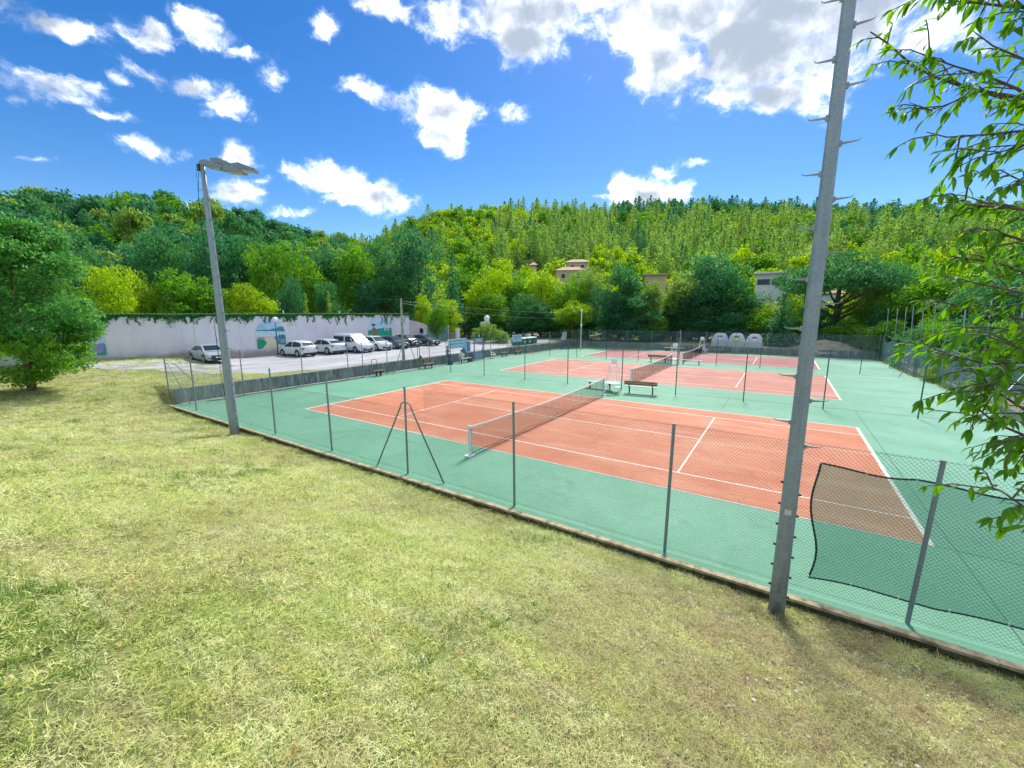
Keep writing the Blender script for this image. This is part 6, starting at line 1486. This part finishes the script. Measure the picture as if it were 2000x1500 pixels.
def clump(nb, rad, lmin, lmax, tilt0, tilt1, seed, mats, mix):
    r = np.random.default_rng(seed); V = []; F = []; mi = []
    for k in range(nb):
        x, y = r.uniform(-rad, rad, 2); a = r.uniform(0, 6.28); tl = radians(r.uniform(tilt0, tilt1)); l = r.uniform(lmin, lmax); w = r.uniform(.0018, .0036); bend = r.uniform(-.5, .9)
        d = np.array([cos(a)*sin(tl), sin(a)*sin(tl), cos(tl)]); sd_ = np.array([-sin(a), cos(a), 0.]); p0 = np.array([x, y, r.uniform(-.006, .014)])
        o = len(V)
        for j in range(4):
            t_ = j/3; p = p0+d*l*t_+np.array([0, 0, -bend*l*.35*t_*t_])+sd_*bend*l*.22*t_*t_; p[2] = max(p[2], .001+.004*t_); ww = w*(1-.75*t_)
            V += [p-sd_*ww, p+sd_*ww]
        for j in range(3): q_ = o+2*j; F.append((q_, q_+1, q_+3, q_+2)); mi.append(int(r.random() < mix) if j == 0 else mi[-1])
    return npmesh('grass_clump', np.array(V), np.array(F), mats, np.array(mi))
CM = [clump(70, .13, .03, .09, 50, 88, 1, [straw, lush], .12), clump(70, .13, .03, .08, 45, 88, 2, [straw, brown], .12), clump(75, .13, .02, .07, 40, 86, 3, [straw, lush], .25),
      clump(60, .12, .03, .10, 55, 89, 4, [straw, lush], .2), clump(60, .10, .03, .08, 15, 60, 5, [lush, straw], .35), clump(70, .13, .02, .06, 50, 88, 6, [brown, straw], .45)]
def scatter_z(x, y): return H(x, y)
gpts = []; gr = np.random.default_rng(9)
def add_grass(n, r0, r1, sc):
    k = 0
    while k < n:
        az = gr.uniform(-92, 30); rr_ = sqrt(gr.uniform(r0*r0, r1*r1)); x = CP.x+rr_*sin(radians(az)); y = CP.y+rr_*cos(radians(az)); k += 1
        if y > -9.14 and x > -19.2: continue
        if x < -19.2 and y > -7.5+(-x-19.2)*.0 and y > -3: continue
        if x > 20 or x < -36: continue
        nn_ = mnoise.noise(Vector((x*.55, y*.55, 0))); n3 = mnoise.noise(Vector((x*.28+5, y*.28, 7.)))
        right = sm((x-3)/6)*sm((-9.2-y)*-.2+1.3)
        u = gr.random()
        if nn_ + gr.uniform(-.16, .16) > .42 and u < .55: i = 4
        elif n3+right*.45+gr.uniform(-.15, .15) > .20 and u < .8: i = 5 if u < .55 else 1
        else: i = int(gr.choice([0, 1, 2, 3, 0, 2]))
        if u > .992: i = 4
        s = sc*gr.uniform(.8, 1.3); z = H(x, y)
        e = .15; nx_ = -(H(x+e, y)-z)/e; ny_ = -(H(x, y+e)-z)/e
        gpts.append((x, y, z-.004, (atan2(-ny_, 1)*-1*-1 if False else -ny_*1.0*-1*-1*0 + atan2(-ny_, 1)*-1*-1, atan2(nx_, 1), gr.uniform(0, 6.28)), (s, s, s*gr.uniform(.8, 1.2)), i))
add_grass(3000, .6, 4.0, .9); add_grass(8500, 4.0, 9, 1.05); add_grass(12000, 9, 19, 1.6); add_grass(9000, 19, 45, 2.4)
# scattered green tufts and low weeds
for k in range(75):
    tx_ = gr.uniform(-6, 12.5); ty_ = -9.4-abs(gr.normal())*3.2
    for j in range(int(gr.integers(2, 7))):
        x = tx_+gr.normal()*.11; y = min(-9.2, ty_+gr.normal()*.08); s = gr.uniform(.45, .9); gpts.append((x, y, H(x, y), (0, 0, gr.uniform(0, 6.28)), (s, s, s*1.25), 4))
# ragged taller fringe along the kerb and the left wall end
for k in range(1100):
    x = gr.uniform(-19, 13); y = -9.16-abs(gr.normal())*.10; s = gr.uniform(.7, 1.5); gpts.append((x, y, H(x, y), (0, 0, gr.uniform(0, 6.28)), (s, s, s*1.3), int(gr.choice([4, 5, 1, 3]))))
for k in range(260):
    y = gr.uniform(2, 43); x = 18.25+gr.normal()*.15; s = gr.uniform(1.5, 3.5); gpts.append((x, y, zc(y), (0, 0, gr.uniform(0, 6.28)), (s, s, s*1.3), 4))
for k in range(900):
    y = gr.uniform(-12, 0); x = -33.4+gr.normal()*.35; s = gr.uniform(1.5, 3.); gpts.append((x, y, H(x, y), (0, 0, gr.uniform(0, 6.28)), (s, s, s*1.3), int(gr.choice([4, 2]))))
clumps = []
for i, me in enumerate(CM):
    g_ = gpts[i*7]; o = bpy.data.objects.new('grass_clump', me); COL.objects.link(o); o.location = (11.6+.2*i, -17.5, H(11.6+.2*i, -17.5)); o['kind'] = 'stuff'; clumps.append(o)
gn_instancer('grass', gpts, clumps, 'mown dry grass with loose straw clippings on the bank')
# loose stones, leaf litter
lit = mat('pale_stone', (.52, .50, .44), .9); lf = mat('dead_leaf', (.42, .19, .05), .8, (.5, .32, .1), 9)
def litter(name, n, shape, m_, seed, label, region):
    r = np.random.default_rng(seed); V = []; F = []; o = 0
    for k in range(n):
        x, y = region(r)
        if y > -9.2: continue
        s = r.uniform(.008, .024); V0, F0 = shape(r, s); a = r.uniform(0, 6.28); R = np.array([[cos(a), -sin(a), 0], [sin(a), cos(a), 0], [0, 0, 1]])
        V.append(V0@R.T+np.array([x, y, H(x, y)+.022])); F.append(F0+o); o += len(V0)
    ob = link(name, npmesh(name, np.concatenate(V), np.concatenate(F), [m_])); tag(ob, label, kind='stuff')
def stone(r, s):
    V = np.array([(x, y, z) for z in (-.4, .5) for x, y in ((-1, -1), (1, -1), (1, 1), (-1, 1))], float)*s*r.uniform(.5, 1.2, (8, 3)); V[4:, :2] *= .7
    return V, np.array([(3, 2, 1, 0), (4, 5, 6, 7), (0, 1, 5, 4), (1, 2, 6, 5), (2, 3, 7, 6), (3, 0, 4, 7)])
def dleaf(r, s):
    s *= 1.6; z = r.uniform(0, 1, 4)*s*.6; return np.array([(-s, 0, z[0]), (0, -s*.5, z[1]), (s, 0, z[2]), (0, s*.5, z[3])]), np.array([(0, 1, 2, 3)])
litter('loose_stones', 1600, stone, lit, 4, 'small pale stones scattered in the worn grass', lambda r: (r.uniform(0, 12), -9.2-abs(r.normal())*2.2))
litter('leaf_litter', 320, dleaf, lf, 6, 'brown and yellow dead leaves lying on the grass', lambda r: (r.uniform(3, 12.5), r.uniform(-16.5, -9.3)))
